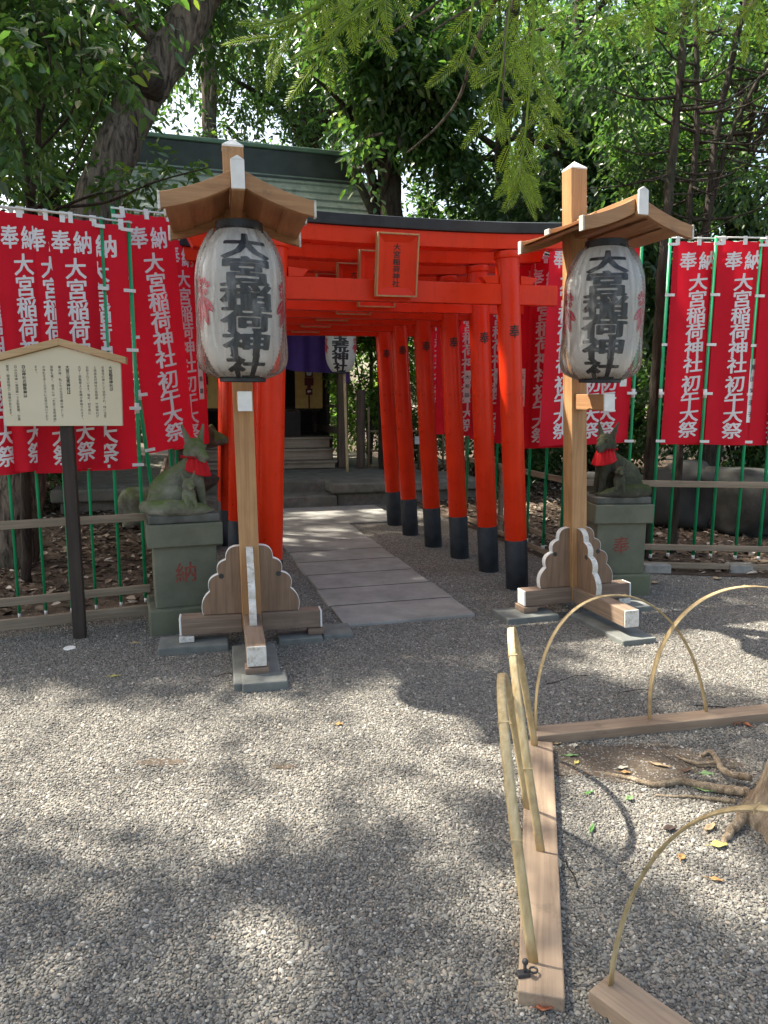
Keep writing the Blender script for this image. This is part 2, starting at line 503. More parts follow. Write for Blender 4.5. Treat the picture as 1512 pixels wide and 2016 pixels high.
# ------------------------------------------------------------------ stone path: slabs on the axis of the shrine
t = NT('path_stone'); v = t.coords()
c = t.ramp(t.noise(v, 5, 7, 0.65), [(0.3, (0.215, 0.211, 0.198)), (0.7, (0.335, 0.328, 0.308))])
c = t.mix(t.ramp(t.noise(v, 160, 3), [(0.62, 0.0), (0.7, 0.5)]), c, (0.09, 0.08, 0.07))
c = t.mix(t.ramp(t.noise(v, 1.7, 7, 0.7), [(0.45, 0.0), (0.7, 0.5)]), c, (0.135, 0.13, 0.118))
t.col(c).rough(0.8, 0.35); t.bump(t.noise(v, 90, 5), 0.25, 0.004)
M['path'] = t.m
pm_ = MB(); Mp = rotz(AX)
lens = [0.47, 0.49, 0.48, 0.50, 0.48, 0.50, 0.49, 0.51]
d = 0.0
for i, q in enumerate(lens):
    w = 0.97 + (0.012 if i % 2 else -0.01)
    cc = PATH0 + A_Y * (d + q / 2)
    pm_.box((cc.x, cc.y, 0.0), (w, q - 0.018, 0.042), Mp); d += q
cc = PATH0 + A_Y * (d + 0.70) + A_X * 0.20
pm_.box((cc.x, cc.y, 0.0), (2.0, 1.38, 0.044), Mp)
d += 1.4
o = pm_.build('path', M['path'], bevel=0.006); tag(o, kind='structure')
jm = MB(); d = 0.0
for q in lens:                                           # soil-filled joints
    d += q; cc = PATH0 + A_Y * d; jm.box((cc.x, cc.y, 0.0), (0.95, 0.022, 0.0385), Mp)
jm.build('joint', plain('joint_soil', (0.035, 0.03, 0.025), 0.95, 0.3), o)

# ------------------------------------------------------------------ lantern stands
def brace_parts(parent, u0, rot, hole=True, worn=False):
    """scalloped brace: u outwards from the post, v up, standing on the foot"""
    cus = [(0.0, 0.43), (0.088, 0.345), (0.137, 0.255), (0.192, 0.148), (0.238, 0.0)]
    arc = []
    for i in range(4):
        (x0, y0), (x1, y1) = cus[i], cus[i + 1]
        dx, dy = x1 - x0, y1 - y0
        nx, ny = -dy, dx
        if nx < 0: nx, ny = -nx, -ny
        L_ = math.hypot(dx, dy); bul = 0.27 * L_ if i < 3 else 0.17 * L_
        for k in range(9):
            s = k / 9
            b = 4 * s * (1 - s) * bul
            arc.append((x0 + dx * s + nx / L_ * b, y0 + dy * s + ny / L_ * b))
    arc.append(cus[-1])
    out = [(0, 0)] + [(x, y) for x, y in reversed(arc)]
    Mf = rot @ Matrix.Translation((u0, 0, 0.118)) @ frame((0, 0, 0), (1, 0, 0), (0, 0, 1))
    b = MB(); b.prism(out, Mf, 0.042)
    br = b.build('scalloped_brace', M['brace'], parent, 0.0015, 1)
    e = MB(); n = len(arc)
    vs = []
    for i, (x, y) in enumerate(arc):
        x0, y0 = arc[max(i - 1, 0)]; x1, y1 = arc[min(i + 1, n - 1)]
        tx, ty = x1 - x0, y1 - y0
        l_ = math.hypot(tx, ty) or 1
        nx, ny = -ty / l_, tx / l_
        if nx < 0: nx, ny = -nx, -ny
        for off, z in ((-0.0012, -0.0214), (0.0015, -0.0205), (0.0015, 0.0205), (-0.0012, 0.0214)):
            vs.append(Mf @ Vector((x + nx * off, y + ny * off, z)))
    fs = [(4 * i + k, 4 * i + k + 1, 4 * i + k + 5, 4 * i + k + 4) for i in range(n - 1) for k in range(3)]
    e.add(vs, fs)
    e.build('white_edge', M['chalk_worn' if worn else 'chalk'], br)
    if hole:
        hmb = MB()
        c = Mf @ Vector((0.119, 0.243, 0)); zx = (Mf.to_3x3() @ Vector((0, 0, 1)))
        hmb.tube([c - zx * 0.0225, c + zx * 0.0225], 0.0165, 18)
        hmb.build('hole_shade_disc', M['iron'], br)  # dark disc put in for the shade inside an open hole

def lantern_stand(name, label, loc, rz, H, zr, shear):
    t = thing(name, label, 'lantern stand', loc, rz)
    MB.SHEAR = shear
    p = MB(); p.box((0, 0, (H + 0.02) / 2), (0.118, 0.118, H - 0.02)); p.build('post', M['wood'], t, 0.004)
    c = MB()
    c.add([(-.0605, -.0605, H), (.0605, -.0605, H), (.0605, .0605, H), (-.0605, .0605, H), (0, 0, H + 0.05)], [(0, 3, 2, 1), (0, 1, 4), (1, 2, 4), (2, 3, 4), (3, 0, 4)])
    c.box((0, 0, H - .004), (.1195, .1195, .010)); c.build('post_cap', M['chalk'], t)
    # crossed feet
    f = MB(); f.box((0, -0.36, 0.06), (0.108, 0.60, 0.116)); fo = f.build('foot_beam', M['foot_y'], t, 0.006)
    e = MB(); e.box((0, -0.665, 0.06), (0.106, 0.014, 0.114)); e.build('painted_end', M['chalk_worn'], fo, 0.005)
    f = MB(); f.box((0, 0.26, 0.06), (0.108, 0.4, 0.116)); f.build('foot_beam', M['foot_y'], t, 0.006)
    for sx in (-1, 1):
        f = MB(); f.box((sx * 0.245, 0, 0.0585), (0.37, 0.106, 0.113)); fo = f.build('foot_beam', M['foot'], t, 0.006)
        e = MB(); e.box((sx * 0.436, 0, 0.0585), (0.013, 0.104, 0.111)); e.build('painted_end', M['chalk'], fo, 0.005)
    for k, a in enumerate((0, math.pi / 2, math.pi, -math.pi / 2)):
        brace_parts(t, 0.057, rotz(a), True, k == 3)
    # little roof: ridge runs to the front (-y)
    W, y0, y1 = 0.36, 0.04, -0.66
    def prof(s):                                         # s 0 ridge .. 1 eave
        return zr - 0.165 * s + 0.055 * s * s
    r = MB(); r.box((0, (y0 + y1) / 2 - 0.03, zr + 0.005), (0.062, y0 - y1 + 0.06, 0.12)); rb = r.build('ridge_beam', M['wood_y'], t, 0.003)
    e = MB(); e.box((0, y1 - 0.066, zr + 0.018), (0.066, 0.014, 0.135))
    e.add([(-.033, y1 - .073, zr + .0855), (.033, y1 - .073, zr + .0855), (0, y1 - .073, zr + .105), (-.033, y1 - .059, zr + .0855), (.033, y1 - .059, zr + .0855), (0, y1 - .059, zr + .105)], [(0, 1, 2), (5, 4, 3), (1, 4, 5, 2), (0, 2, 5, 3)])
    e.build('painted_end', M['chalk'], rb, 0.003)
    for sx in (-1, 1):
        def slope(u, v, dz):
            return (sx * (0.034 + (W - 0.034) * u), y0 + (y1 - y0) * v, prof(u) + dz)
        b = MB(); N = 12
        for k in range(3):                               # overlapping boards
            a0, a1 = (0.0, 0.30, 0.62)[k], (0.36, 0.68, 1.0)[k]
            vs = []
            for i in range(N + 1):
                u = a0 + (a1 - a0) * i / N
                lift = 0.010 * (2 - k)
                for dz in (0.0, 0.014):
                    for v_ in (0.0, 1.0):
                        vs.append(slope(u, v_, dz + lift - 0.002))
            for i in range(N):
                q = 4 * i
                fs = [(q, q + 4, q + 5, q + 1), (q + 2, q + 3, q + 7, q + 6), (q, q + 2, q + 6, q + 4), (q + 1, q + 5, q + 7, q + 3)]
                b.f.extend([tuple(x_ + len(b.v) for x_ in f_) for f_ in fs]); b.smooth.extend([False] * 4)
            b.v.extend(vs)
        b.build('roof_board', M['wood_y'], t)
        for yb, nm in ((y1 - 0.02, 'barge_board'), (y0 + 0.02, 'barge_board')):
            o_ = MB(); out = []
            for i in range(N + 1): out.append((sx * (0.033 + (W + 0.012 - 0.033) * i / N), prof(i / N) + 0.045 - 0.010 * i / N))
            for i in range(N, -1, -1): out.append((sx * (0.033 + (W + 0.012 - 0.033) * i / N), prof(i / N) - 0.035 - 0.006 * i / N))
            if sx < 0: out = out[::-1]
            o_.prism(out, frame((0, yb, 0), (1, 0, 0), (0, 0, 1)), 0.036)
            bo = o_.build(nm, M['wood_x'], t, 0.003)
            e = MB(); e.box((sx * (W + 0.0175), yb, prof(1) - 0.0035), (0.012, 0.038, 0.083)); e.build('painted_end', M['chalk_worn'], bo, 0.002)
        for yb in (-0.29,):                              # batten over the boards, painted end beyond the eave
            o_ = MB(); out = []
            for i in range(N + 1): out.append((sx * (0.036 + (W + 0.008 - 0.036) * i / N), prof(i / N) + 0.062 - .022 * i / N))
            for i in range(N, -1, -1): out.append((sx * (0.036 + (W + 0.008 - 0.036) * i / N), prof(i / N) + 0.036 - .022 * i / N))
            if sx < 0: out = out[::-1]
            o_.prism(out, frame((0, yb, 0), (1, 0, 0), (0, 0, 1)), 0.05)
            bo = o_.build('batten', M['wood_x'], t, 0.002)
            e = MB(); e.box((sx * (W + 0.014), yb, prof(1) + 0.026), (0.012, 0.054, 0.034)); e.build('painted_end', M['chalk_worn'], bo, 0.002)
    # hook under the ridge and the arm that ties the lantern's foot
    h = MB(); h.tube([(0, -0.385, zr - 0.12), (0, -0.385, zr - 0.19), (0.018, -0.385, zr - 0.205), (0, -0.385, zr - 0.222), (-.016, -.385, zr - .21)], 0.005, 8)
    h.build('hook', M['iron'], t)
    a = MB()
    out = [(0.06, -0.05), (0.06, 0.055), (0.40, 0.055), (0.40, -0.05), (0.34, -0.05), (0.30, -0.048), (0.24, -0.04), (0.2, -0.05)]
    a.prism(out, frame((0, 0, 1.435), (0, -1, 0), (0, 0, 1)), 0.075); ao = a.build('arm', M['wood_y'], t, 0.004)
    e = MB(); e.box((0, -0.4065, 1.4375), (0.078, 0.013, 0.109)); e.build('painted_end', M['chalk'], ao, 0.003)
    MB.SHEAR = 0.0
    return t

# ------------------------------------------------------------------ paper lanterns
t = NT('lantern_paper'); v = t.coords()
c = t.ramp(t.noise(v, 7, 4), [(0.3, (0.86, 0.85, 0.81)), (0.7, (0.92, 0.915, 0.88))])
t.col(c).rough(0.75, 0.3)
t.b.inputs['Transmission Weight'].default_value = 0.0
t.b.inputs['Subsurface Weight'].default_value = 0.0
tr = t.new('BsdfTranslucent'); mixs = t.new('MixShader'); mixs.inputs[0].default_value = 0.42
tr.inputs['Color'].default_value = (0.90, 0.87, 0.80, 1)
t.link(t.b.outputs[0], mixs.inputs[1]); t.link(tr.outputs[0], mixs.inputs[2]); t.link(mixs.outputs[0], t.n['Material Output'].inputs['Surface'])
M['paper'] = t.m
M['lantern_ink'] = plain('lantern_ink', (0.022, 0.022, 0.024), 0.6, 0.4, 25)
M['lantern_red'] = plain('lantern_red', (0.60, 0.045, 0.085), 0.7, 0.25, 25)
# clear plastic rain cover
t = NT('clear_plastic'); v = t.coords('Object', (1, 1, 0.28))
gl = t.new('BsdfGlossy'); gl.inputs['Roughness'].default_value = 0.09
tp = t.new('BsdfTransparent'); tp.inputs['Color'].default_value = (0.99, 0.99, 0.99, 1)
df = t.new('BsdfDiffuse'); df.inputs['Color'].default_value = (0.9, 0.9, 0.9, 1)
n1 = t.noise(v, 22, 6, 0.62, 0.8)
bp = t.new('Bump'); bp.inputs['Strength'].default_value = 0.75; bp.inputs['Distance'].default_value = 0.02
t.link(n1, bp.inputs['Height']); t.link(bp.outputs[0], gl.inputs['Normal'])
fr = t.new('Fresnel'); fr.inputs['IOR'].default_value = 1.42; t.link(bp.outputs[0], fr.inputs['Normal'])
m1 = t.new('MixShader'); m2 = t.new('MixShader')
haze_ = t.ramp(n1, [(0.48, 0.0), (0.68, 0.13)])
t.link(haze_, m1.inputs[0]); t.link(tp.outputs[0], m1.inputs[1]); t.link(df.outputs[0], m1.inputs[2])
t.link(fr.outputs[0], m2.inputs[0]); t.link(m1.outputs[0], m2.inputs[1]); t.link(gl.outputs[0], m2.inputs[2])
t.link(m2.outputs[0], t.n['Material Output'].inputs['Surface'])
M['plastic'] = t.m

def lantern_radius(z, h, r):
    s = z / h
    k = abs(2 * s - 1)
    return r * (1 - 0.46 * k ** 3.4) * (1 - 0.02 * (0.5 - s))
def paper_lantern(label, loc, rz, text, h=0.88, r=0.252, cover=True, turn=0.0, flowers=True, pitchk=1.0):
    t = thing('paper_lantern', label, 'lantern', loc, rz)      # base of the lantern at the empty
    b = MB(); prof = []
    n = 36
    for i in range(n):
        z0 = h * i / n
        prof.append((lantern_radius(z0, h, r) - 0.006, z0)); prof.append((lantern_radius(z0 + h / n / 2, h, r), z0 + h / n / 2))
    prof.append((lantern_radius(h, h, r) - 0.0035, h))
    b.lathe(prof, seg=64); bo = b.build('paper_body', M['paper'], t)
    rt = lantern_radius(h, h, r)
    for z, dz in ((h, 0.045), (-0.022, 0.024)):
        k = MB(); k.lathe([(rt * 0.92, z), (rt * 1.02, z), (rt * 1.02, z + dz), (rt * 0.92, z + dz), (rt * 0.92, z)], seg=48, smooth=False)
        k.build('rim', M['black'], t, 0.003)
    def fn(x, z):
        rr_ = lantern_radius(z, h, r) + 0.003
        a = x / r + turn
        return Vector((math.sin(a) * rr_, -math.cos(a) * rr_, z))
    l = MB(); ch = h / (len(text) + 0.28)
    for i, c_ in enumerate(text):
        put(l, c_, 0, h - 0.045 - ch * (i + 0.5) * pitchk, 0.285, ch * 1.12, fn, bold=0.041)
    l.build('lettering', M['lantern_ink'], bo)
    if flowers:
        for sx in (-1, 1):
            f = MB(); cx = sx * r * 1.13; 
            for fx, fz, fr_ in ((cx - 0.03 * sx * 0, h * 0.60, 0.036), (cx + 0.062 * sx, h * 0.625, 0.034)):
                for k in range(5):
                    a = math.pi / 2 + k * 2 * math.pi / 5
                    for s2 in (-1, 1):
                        o_ = [(fx + math.cos(a + s2 * 0.08) * fr_ * 0.3, fz + math.sin(a + s2 * 0.08) * fr_ * 0.3),
                              (fx + math.cos(a + s2 * 0.58) * fr_ * 0.85, fz + math.sin(a + s2 * 0.58) * fr_ * 0.85),
                              (fx + math.cos(a + s2 * 0.35) * fr_ * 1.25, fz + math.sin(a + s2 * 0.35) * fr_ * 1.25),
                              (fx + math.cos(a + s2 * 0.06) * fr_ * 1.45, fz + math.sin(a + s2 * 0.06) * fr_ * 1.45)]
                        put_poly(f, o_ if s2 < 0 else o_[::-1], fn)
            for ang, ln in ((-2.45, 0.135), (-1.95, 0.17), (-1.45, 0.19), (-0.75, 0.125)):
                a = ang if sx > 0 else -math.pi - ang
                ox, oz = cx + 0.028 * sx, h * 0.545
                ux, uz = math.cos(a), math.sin(a)
                for s2 in (-1, 1):
                    o_ = []
                    for q, wd in ((0.0, 0.02), (0.3, 0.75), (0.55, 1.0), (0.8, 0.6), (1.0, 0.03)):
                        o_.append((ox + ux * ln * q - uz * s2 * (0.003 + 0.021 * wd), oz + uz * ln * q + ux * s2 * (0.003 + 0.021 * wd)))
                    for q in (0.9, 0.1):
                        o_.append((ox + ux * ln * q - uz * s2 * 0.002, oz + uz * ln * q + ux * s2 * 0.002))
                    put_poly(f, o_ if s2 > 0 else o_[::-1], fn, 0.03)
            f.build('flower_crest', M['lantern_red'], bo)
    if cover:
        p_ = MB(); rnd = random.Random(len(label))
        ph = [rnd.uniform(0, 6.28) for _ in range(8)]
        def cov(u, v_):
            a = u * 2 * math.pi; z = h * 1.03 * (v_) - 0.012
            s = z / h
            base = lantern_radius(min(max(z, 0), h), h, r)
            e = abs(2 * s - 1) ** 3
            wr = 0.004 * math.sin(9 * a + ph[0] + 2 * s) + 0.003 * math.sin(17 * a + ph[1] - 3 * s) + 0.002 * math.sin(31 * a + ph[2] + 5 * s)
            low = max(0.0, 1 - s / 0.30)
            sag = 0.030 * low * (1 - low * 0.5) + 0.016 * low * math.sin(7 * a + ph[3]) * (1 - low)
            if s < .5: base = max(base, r * (1 - .42 * ((.5 - max(s, 0)) / .5) ** 9))
            rr_ = base + 0.009 + abs(wr) * (1 + 2.2 * e) + sag * .4
            if s < .03: rr_ *= .62 + .38 * max(0, (s + .016) / .046) ** .4
            if s > 1: rr_ = base + 0.012
            return (math.sin(a) * rr_, -math.cos(a) * rr_, z)
        p_.grid(cov, 128, 40)
        p_.build('plastic_cover', M['plastic'], t)
    return t
# ------------------------------------------------------------------ torii
TA = R(17.9)
def torii(label, base_r, rz, plaque_z=0.0):
    """base_r: foot of the right-hand pillar"""
    hb, ht, zt = 1.02, 0.885, 2.625
    ax = Vector((math.cos(rz), math.sin(rz), 0))
    t = thing('torii', label, 'torii gate', Vector(base_r) - ax * hb, rz, 'vermilion torii gates over the stone path')
    t.rotation_euler = (0, R(-1.1), rz)
    def px(s, z): return s * (hb + (ht - hb) * z / zt)
    for s in (-1, 1):
        p = MB(); p.tube([(px(s, 0.39), 0, 0.39), (px(s, 1.4), 0, 1.4), (px(s, zt), 0, zt)], 0.089, 36)
        p.tube([(px(s, zt - 0.05), 0, zt - 0.05), (px(s, zt), 0, zt)], 0.100, 36)
        po_ = p.build('pillar', M['red'], t, 0.003)
        b = MB(); b.tube([(px(s, -0.12), 0, -0.12), (px(s, 0.395), 0, 0.395)], 0.0915, 36); b.build('black_foot', M['black'], po_, 0.003)
        if s == 1:
            zc = 2.03
            def fn(x, y):
                a = x / 0.09
                return Vector((px(1, zc + y) + math.sin(a) * 0.0915, -math.cos(a) * 0.0915, zc + y))
            l = MB(); put(l, '奉', 0, 0, 0.092, 0.105, fn, bold=0.017, shear=0.08); l.build('lettering', M['ink'], po_)
    n = MB(); n.box((0, 0, 2.31), (2.62, 0.075, 0.15)); n.build('tie_beam', M['red'], t, 0.005)
    for s in (-1, 1):                                       # wedges
        for q in (-1, 1):
            w = MB(); x0 = px(s, 2.4) + q * 0.094
            w.prism([(x0, 2.386), (x0 + q * 0.10, 2.386), (x0 + q * 0.145, 2.436), (x0, 2.45)][::q], frame((0, 0, 0), (1, 0, 0), (0, 0, 1)), 0.066)
            w.build('wedge', M['red'], t, 0.003)
    L = 1.50
    def sori(x): return 0.048 * abs(x / L) ** 2.6
    def lintel(name, z0, z1, dy, mat, ext, top=None):
        m = MB(); N = 28; vs = []
        for i in range(N + 1):
            x = -1 + 2 * i / N
            e0, e1 = (L + ext) * x, (L + ext + 0.05) * x
            zz = sori(L * x)
            vs += [(e0, -dy, z0 + zz), (e0, dy, z0 + zz), (e1, dy * 1.12, z1 + zz), (e1, 0, z1 + zz + (top or 0)), (e1, -dy * 1.12, z1 + zz)]
        fs = []
        for i in range(N):
            q = 5 * i
            for k in range(5):
                fs.append((q + k, q + 5 + k, q + 5 + (k + 1) % 5, q + (k + 1) % 5))
        fs += [(0, 1, 2, 3, 4), tuple(5 * N + k for k in (4, 3, 2, 1, 0))]
        m.add(vs, fs)
        return m.build(name, mat, t, 0.003)
    lintel('lower_lintel', 2.622, 2.728, 0.07, M['red'], -0.06)
    lintel('top_lintel', 2.730, 2.802, 0.105, M['black'], 0.02, 0.03)
    s = MB(); s.box((0, 0, 2.51), (0.12, 0.06, 0.247)); s.build('centre_strut', M['red'], t, 0.003)
    # name plaque tilted forward
    T = Matrix.Translation((-0.045, -0.075, 2.275 + plaque_z)) @ Matrix.Rotation(R(9), 4, 'X')
    pw, ph = 0.285, 0.405
    def at(x, z, y): return T @ Vector((x, -y, z))
    b = MB()
    i_ = 0.045
    o4 = [(-pw / 2, 0), (pw / 2, 0), (pw / 2, ph), (-pw / 2, ph)]
    n4 = [(-pw / 2 + i_, i_ * 1.1), (pw / 2 - i_, i_ * 1.1), (pw / 2 - i_, ph - i_ * 1.1), (-pw / 2 + i_, ph - i_ * 1.1)]
    vs = [at(x, z, 0) for x, z in o4] + [at(x, z, 0.042) for x, z in o4] + [at(x, z, 0.018) for x, z in n4]
    fs = [(3, 2, 1, 0), (0, 1, 5, 4), (1, 2, 6, 5), (2, 3, 7, 6), (3, 0, 4, 7), (4, 5, 9, 8), (5, 6, 10, 9), (6, 7, 11, 10), (7, 4, 8, 11), (8, 9, 10, 11)]
    b.add(vs, fs)
    bo = b.build('name_plaque', M['red'], t)
    f = MB(); w_ = 0.011
    for (x, z, sx, sz) in ((0, -w_ / 2, pw + 2 * w_, w_), (0, ph + w_ / 2, pw + 2 * w_, w_), (-pw / 2 - w_ / 2, ph / 2, w_, ph), (pw / 2 + w_ / 2, ph / 2, w_, ph)):
        f.box(at(x, z, 0.025), (sx, 0.056, sz), Matrix.Rotation(R(9), 4, 'X'))
    f.build('plaque_frame', M['wood'], bo, 0.002)
    l = MB()
    column(l, '大宮稲荷神社', 0, ph - 0.082, 0.056, 0.048, 0.0490, lambda x, z: at(x, z, 0.0195), bold=0.022, shear=0.06)
    l.build('lettering', M['ink'], bo)
    return t
which = ['nearest vermilion torii, whole gate in front of all the others', 'second vermilion torii, standing right behind the nearest gate', 'third vermilion torii along the stone path, counted from the lanterns',
         'fourth vermilion torii along the stone path, counted from the lanterns', 'fifth vermilion torii, last but one before the shrine steps', 'last vermilion torii, closest to the shrine steps']
feet = [G(1018, 1158), G(962, 1123), G(905, 1097), G(853, 1075), G(808, 1052), G(777, 1033)]
for i, (w_, b_) in enumerate(zip(which, feet)):
    torii(w_, b_, TA)

# ------------------------------------------------------------------ the two lantern stands, their slabs and lanterns
LA, LB = R(12.5), R(17.5)
pL, pR = Vector((-0.835, 4.45, 0.085)), Vector((1.405, 5.16, 0.085))
lantern_stand('lantern_stand', 'gabled wooden lantern stand nearest the cream notice board', pL, LA, 2.87, 2.51, -.016)
lantern_stand('lantern_stand', 'gabled wooden lantern stand nearest the bamboo hoops', pR, LB, 2.96, 2.565, -.055)
def fwd(p, a, u, w, z): return p + rotz(a) @ Vector((u, w, z))
paper_lantern('plastic-covered paper lantern nearest the cream notice board, hiding the torii pillar', fwd(pL, LA, -.03, -0.385, 1.565), LA, '大宮稲荷神社', h=.765, r=.225, turn=0.12)
paper_lantern('plastic-covered paper lantern above the bamboo hoops, beside a bare post', fwd(pR, LB, -.145, -0.385, 1.585), LB, '大宮稲荷神社', h=.80, r=.235, turn=-0.52)
def slab(label, c, size, a):
    m = MB(); m.box((0, 0, 0), size); o = m.build('stone_slab', M['slab'], None, 0.008)
    o.location = (c[0], c[1], size[2] / 2 - 0.008); o.rotation_euler = (0, 0, a)
    tag(o, label, 'stone slab', 'grey slabs under the lantern stands')
def wedge_block(label, c, size, a, z, mat):
    m = MB(); m.box((0, 0, 0), size); o = m.build('wood_block', mat, None, 0.004)
    o.location = (c[0], c[1], z + size[2] / 2); o.rotation_euler = (0, 0, a)
    tag(o, label, 'wood block', 'packing blocks under the lantern stand feet')
q = fwd(pL, LA, 0, -0.47, 0); slab('long grey stone slab under the front foot of the stand near the notice board', q, (0.26, 0.62, 0.05), LA)
q = fwd(pL, LA, 0.035, -0.735, 0); slab('short grey stone slab sticking out in front of the stand near the notice board', q, (0.24, 0.15, 0.058), LA)
q = fwd(pL, LA, -0.36, -0.03, 0); slab('grey stone slab touching the pedestal near the notice board', q, (0.42, 0.22, 0.055), LA)
q = fwd(pL, LA, 0.30, 0.0, 0); slab('thin grey stone slab under the path side foot of the stand near the notice board', q, (0.28, 0.2, 0.045), LA)
q = fwd(pL, LA, 0.55, 0.08, 0); slab('grey stone slab at the corner of the stone path beside the stand', q, (0.2, 0.24, 0.035), LA)
q = fwd(pR, LB, -0.42, -0.02, 0); slab('grey stone slab under the path side foot of the stand near the hoops', q, (0.40, 0.27, 0.05), LB)
q = fwd(pR, LB, 0, -0.45, 0); slab('long grey stone slab under the front foot of the stand near the bamboo hoops', q, (0.25, 0.62, 0.045), LB)
q = fwd(pR, LB, 0.38, -0.02, 0); slab('dark grey stone slab touching the pedestal near the bamboo hoops', q, (0.42, 0.25, 0.045), LB)
q = fwd(pL, LA, 0, -0.63, 0); wedge_block('flat wooden block under the front foot end of the stand near the notice board', q, (0.13, 0.10, 0.038), LA, 0.044, M['foot'])
q = fwd(pL, LA, -0.40, -0.02, 0); wedge_block('broken pale wood block under the foot nearest the notice board', q, (0.09, 0.11, 0.034), LA, 0.049, M['chalk_worn'])
q = fwd(pL, LA, 0.40, 0, 0); wedge_block('flat wooden block under the path side foot of the stand near the notice board', q, (0.1, 0.11, 0.042), LA, 0.040, M['foot'])
q = fwd(pR, LB, -0.40, -0.0, 0); wedge_block('flat wooden block under the path side foot of the stand near the hoops', q, (0.11, 0.14, 0.04), LB, 0.044, M['foot'])
q = fwd(pR, LB, 0.39, -0.0, 0); wedge_block('pale wood block under the foot in front of the green pedestal', q, (0.1, 0.11, 0.042), LB, 0.040, M['chalk_worn'])
# electric lead down the near left pillar
c_ = []
base = Vector((-0.865, 5.15, 0)) - Vector((0.13, 0.1, 0))
for k in range(13):
    s = k / 12
    c_.append(Vector((base.x - 0.02 * math.sin(5 * s) - 0.03 * s, base.y + 0.02 * s, 2.35 * (1 - s) + 0.42 * s + 0.02)))
c_.append(c_[-1] + Vector((-.05, .05, -.40)))
m = MB(); m.tube(c_, 0.0045, 8); tag(m.build('power_cord', M['chalk'], None), 'thin white power cord hanging down behind the lantern stand near the notice board', 'power cord')

# ------------------------------------------------------------------ fox statues on pedestals
def mossy(name, k):
    t = NT(name); v = t.coords()
    n = t.noise(v, 9, 7, 0.65)
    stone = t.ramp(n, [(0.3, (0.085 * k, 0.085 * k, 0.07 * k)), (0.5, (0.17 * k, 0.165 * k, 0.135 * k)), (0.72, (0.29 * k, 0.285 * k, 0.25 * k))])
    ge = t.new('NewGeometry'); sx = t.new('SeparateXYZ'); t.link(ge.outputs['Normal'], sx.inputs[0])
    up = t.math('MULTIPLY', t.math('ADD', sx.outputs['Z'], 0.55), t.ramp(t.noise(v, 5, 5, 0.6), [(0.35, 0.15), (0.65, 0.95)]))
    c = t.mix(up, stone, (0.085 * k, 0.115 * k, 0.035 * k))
    t.col(c).rough(0.92, 0.2); t.bump(t.noise(v, 55, 7, 0.75), 0.8, 0.010)
    return t.m
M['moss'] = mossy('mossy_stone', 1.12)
M['moss_dark'] = mossy('mossy_stone_darker', .42)  # same stone recipe with its whole colour scaled darker, for one fox
t = NT('pedestal_stone'); v = t.coords()
c = t.ramp(t.noise(v, 4, 6, 0.6), [(0.3, (0.108, 0.115, 0.083)), (0.7, (0.175, 0.178, 0.132))])
c = t.mix(t.ramp(t.noise(v, 2.2, 4), [(0.45, 0.0), (0.75, 0.5)]), c, (0.085, 0.115, 0.042))
c = t.mix(t.ramp(t.noise(v, 240, 2), [(0.62, 0.0), (0.72, 0.35)]), c, (0.22, 0.22, 0.20))
t.col(c).rough(0.9, 0.25); t.bump(t.noise(v, 150, 4), 0.35, 0.003)
M['pedestal'] = t.m
M['stone_dark'] = plain('dark_weathered_stone', (0.105, 0.108, 0.095), 0.92, 0.4, 8, 0.5, 60, 0.2)
t = NT('bib_cloth'); v = t.coords()
t.col(t.ramp(t.noise(v, 8, 3), [(0.3, (0.42, 0.010, 0.016)), (0.7, (0.52, 0.014, 0.02))])).rough(0.8, 0.2)
M['bib'] = t.m

def ball(mb, c, r, Mr=None, seg=14):
    if not hasattr(r, '__len__'): r = (r, r, r)
    vs, fs = [], []
    n, m_ = seg, seg // 2
    for i in range(m_ + 1):
        th = math.pi * i / m_
        for j in range(n):
            w = 2 * math.pi * j / n
            p = Vector((r[0] * math.sin(th) * math.cos(w), r[1] * math.sin(th) * math.sin(w), r[2] * math.cos(th)))
            if Mr is not None: p = Mr @ p
            vs.append(p + Vector(c))
    for i in range(m_):
        for j in range(n):
            fs.append((i * n + j, (i + 1) * n + j, (i + 1) * n + (j + 1) % n, i * n + (j + 1) % n))
    mb.add(vs, fs, True)
def capsule(mb, a, b, ra, rb, n=6):
    a, b = Vector(a), Vector(b)
    for i in range(n + 1):
        s = i / n
        ball(mb, a.lerp(b, s), ra + (rb - ra) * s, None, 12)
def remesh(o, vox=0.007, it=4):
    r = o.modifiers.new('one_skin', 'REMESH'); r.mode = 'VOXEL'; r.voxel_size = vox; r.use_smooth_shade = True
    s = o.modifiers.new('soften', 'SMOOTH'); s.iterations = it; s.factor = 0.5

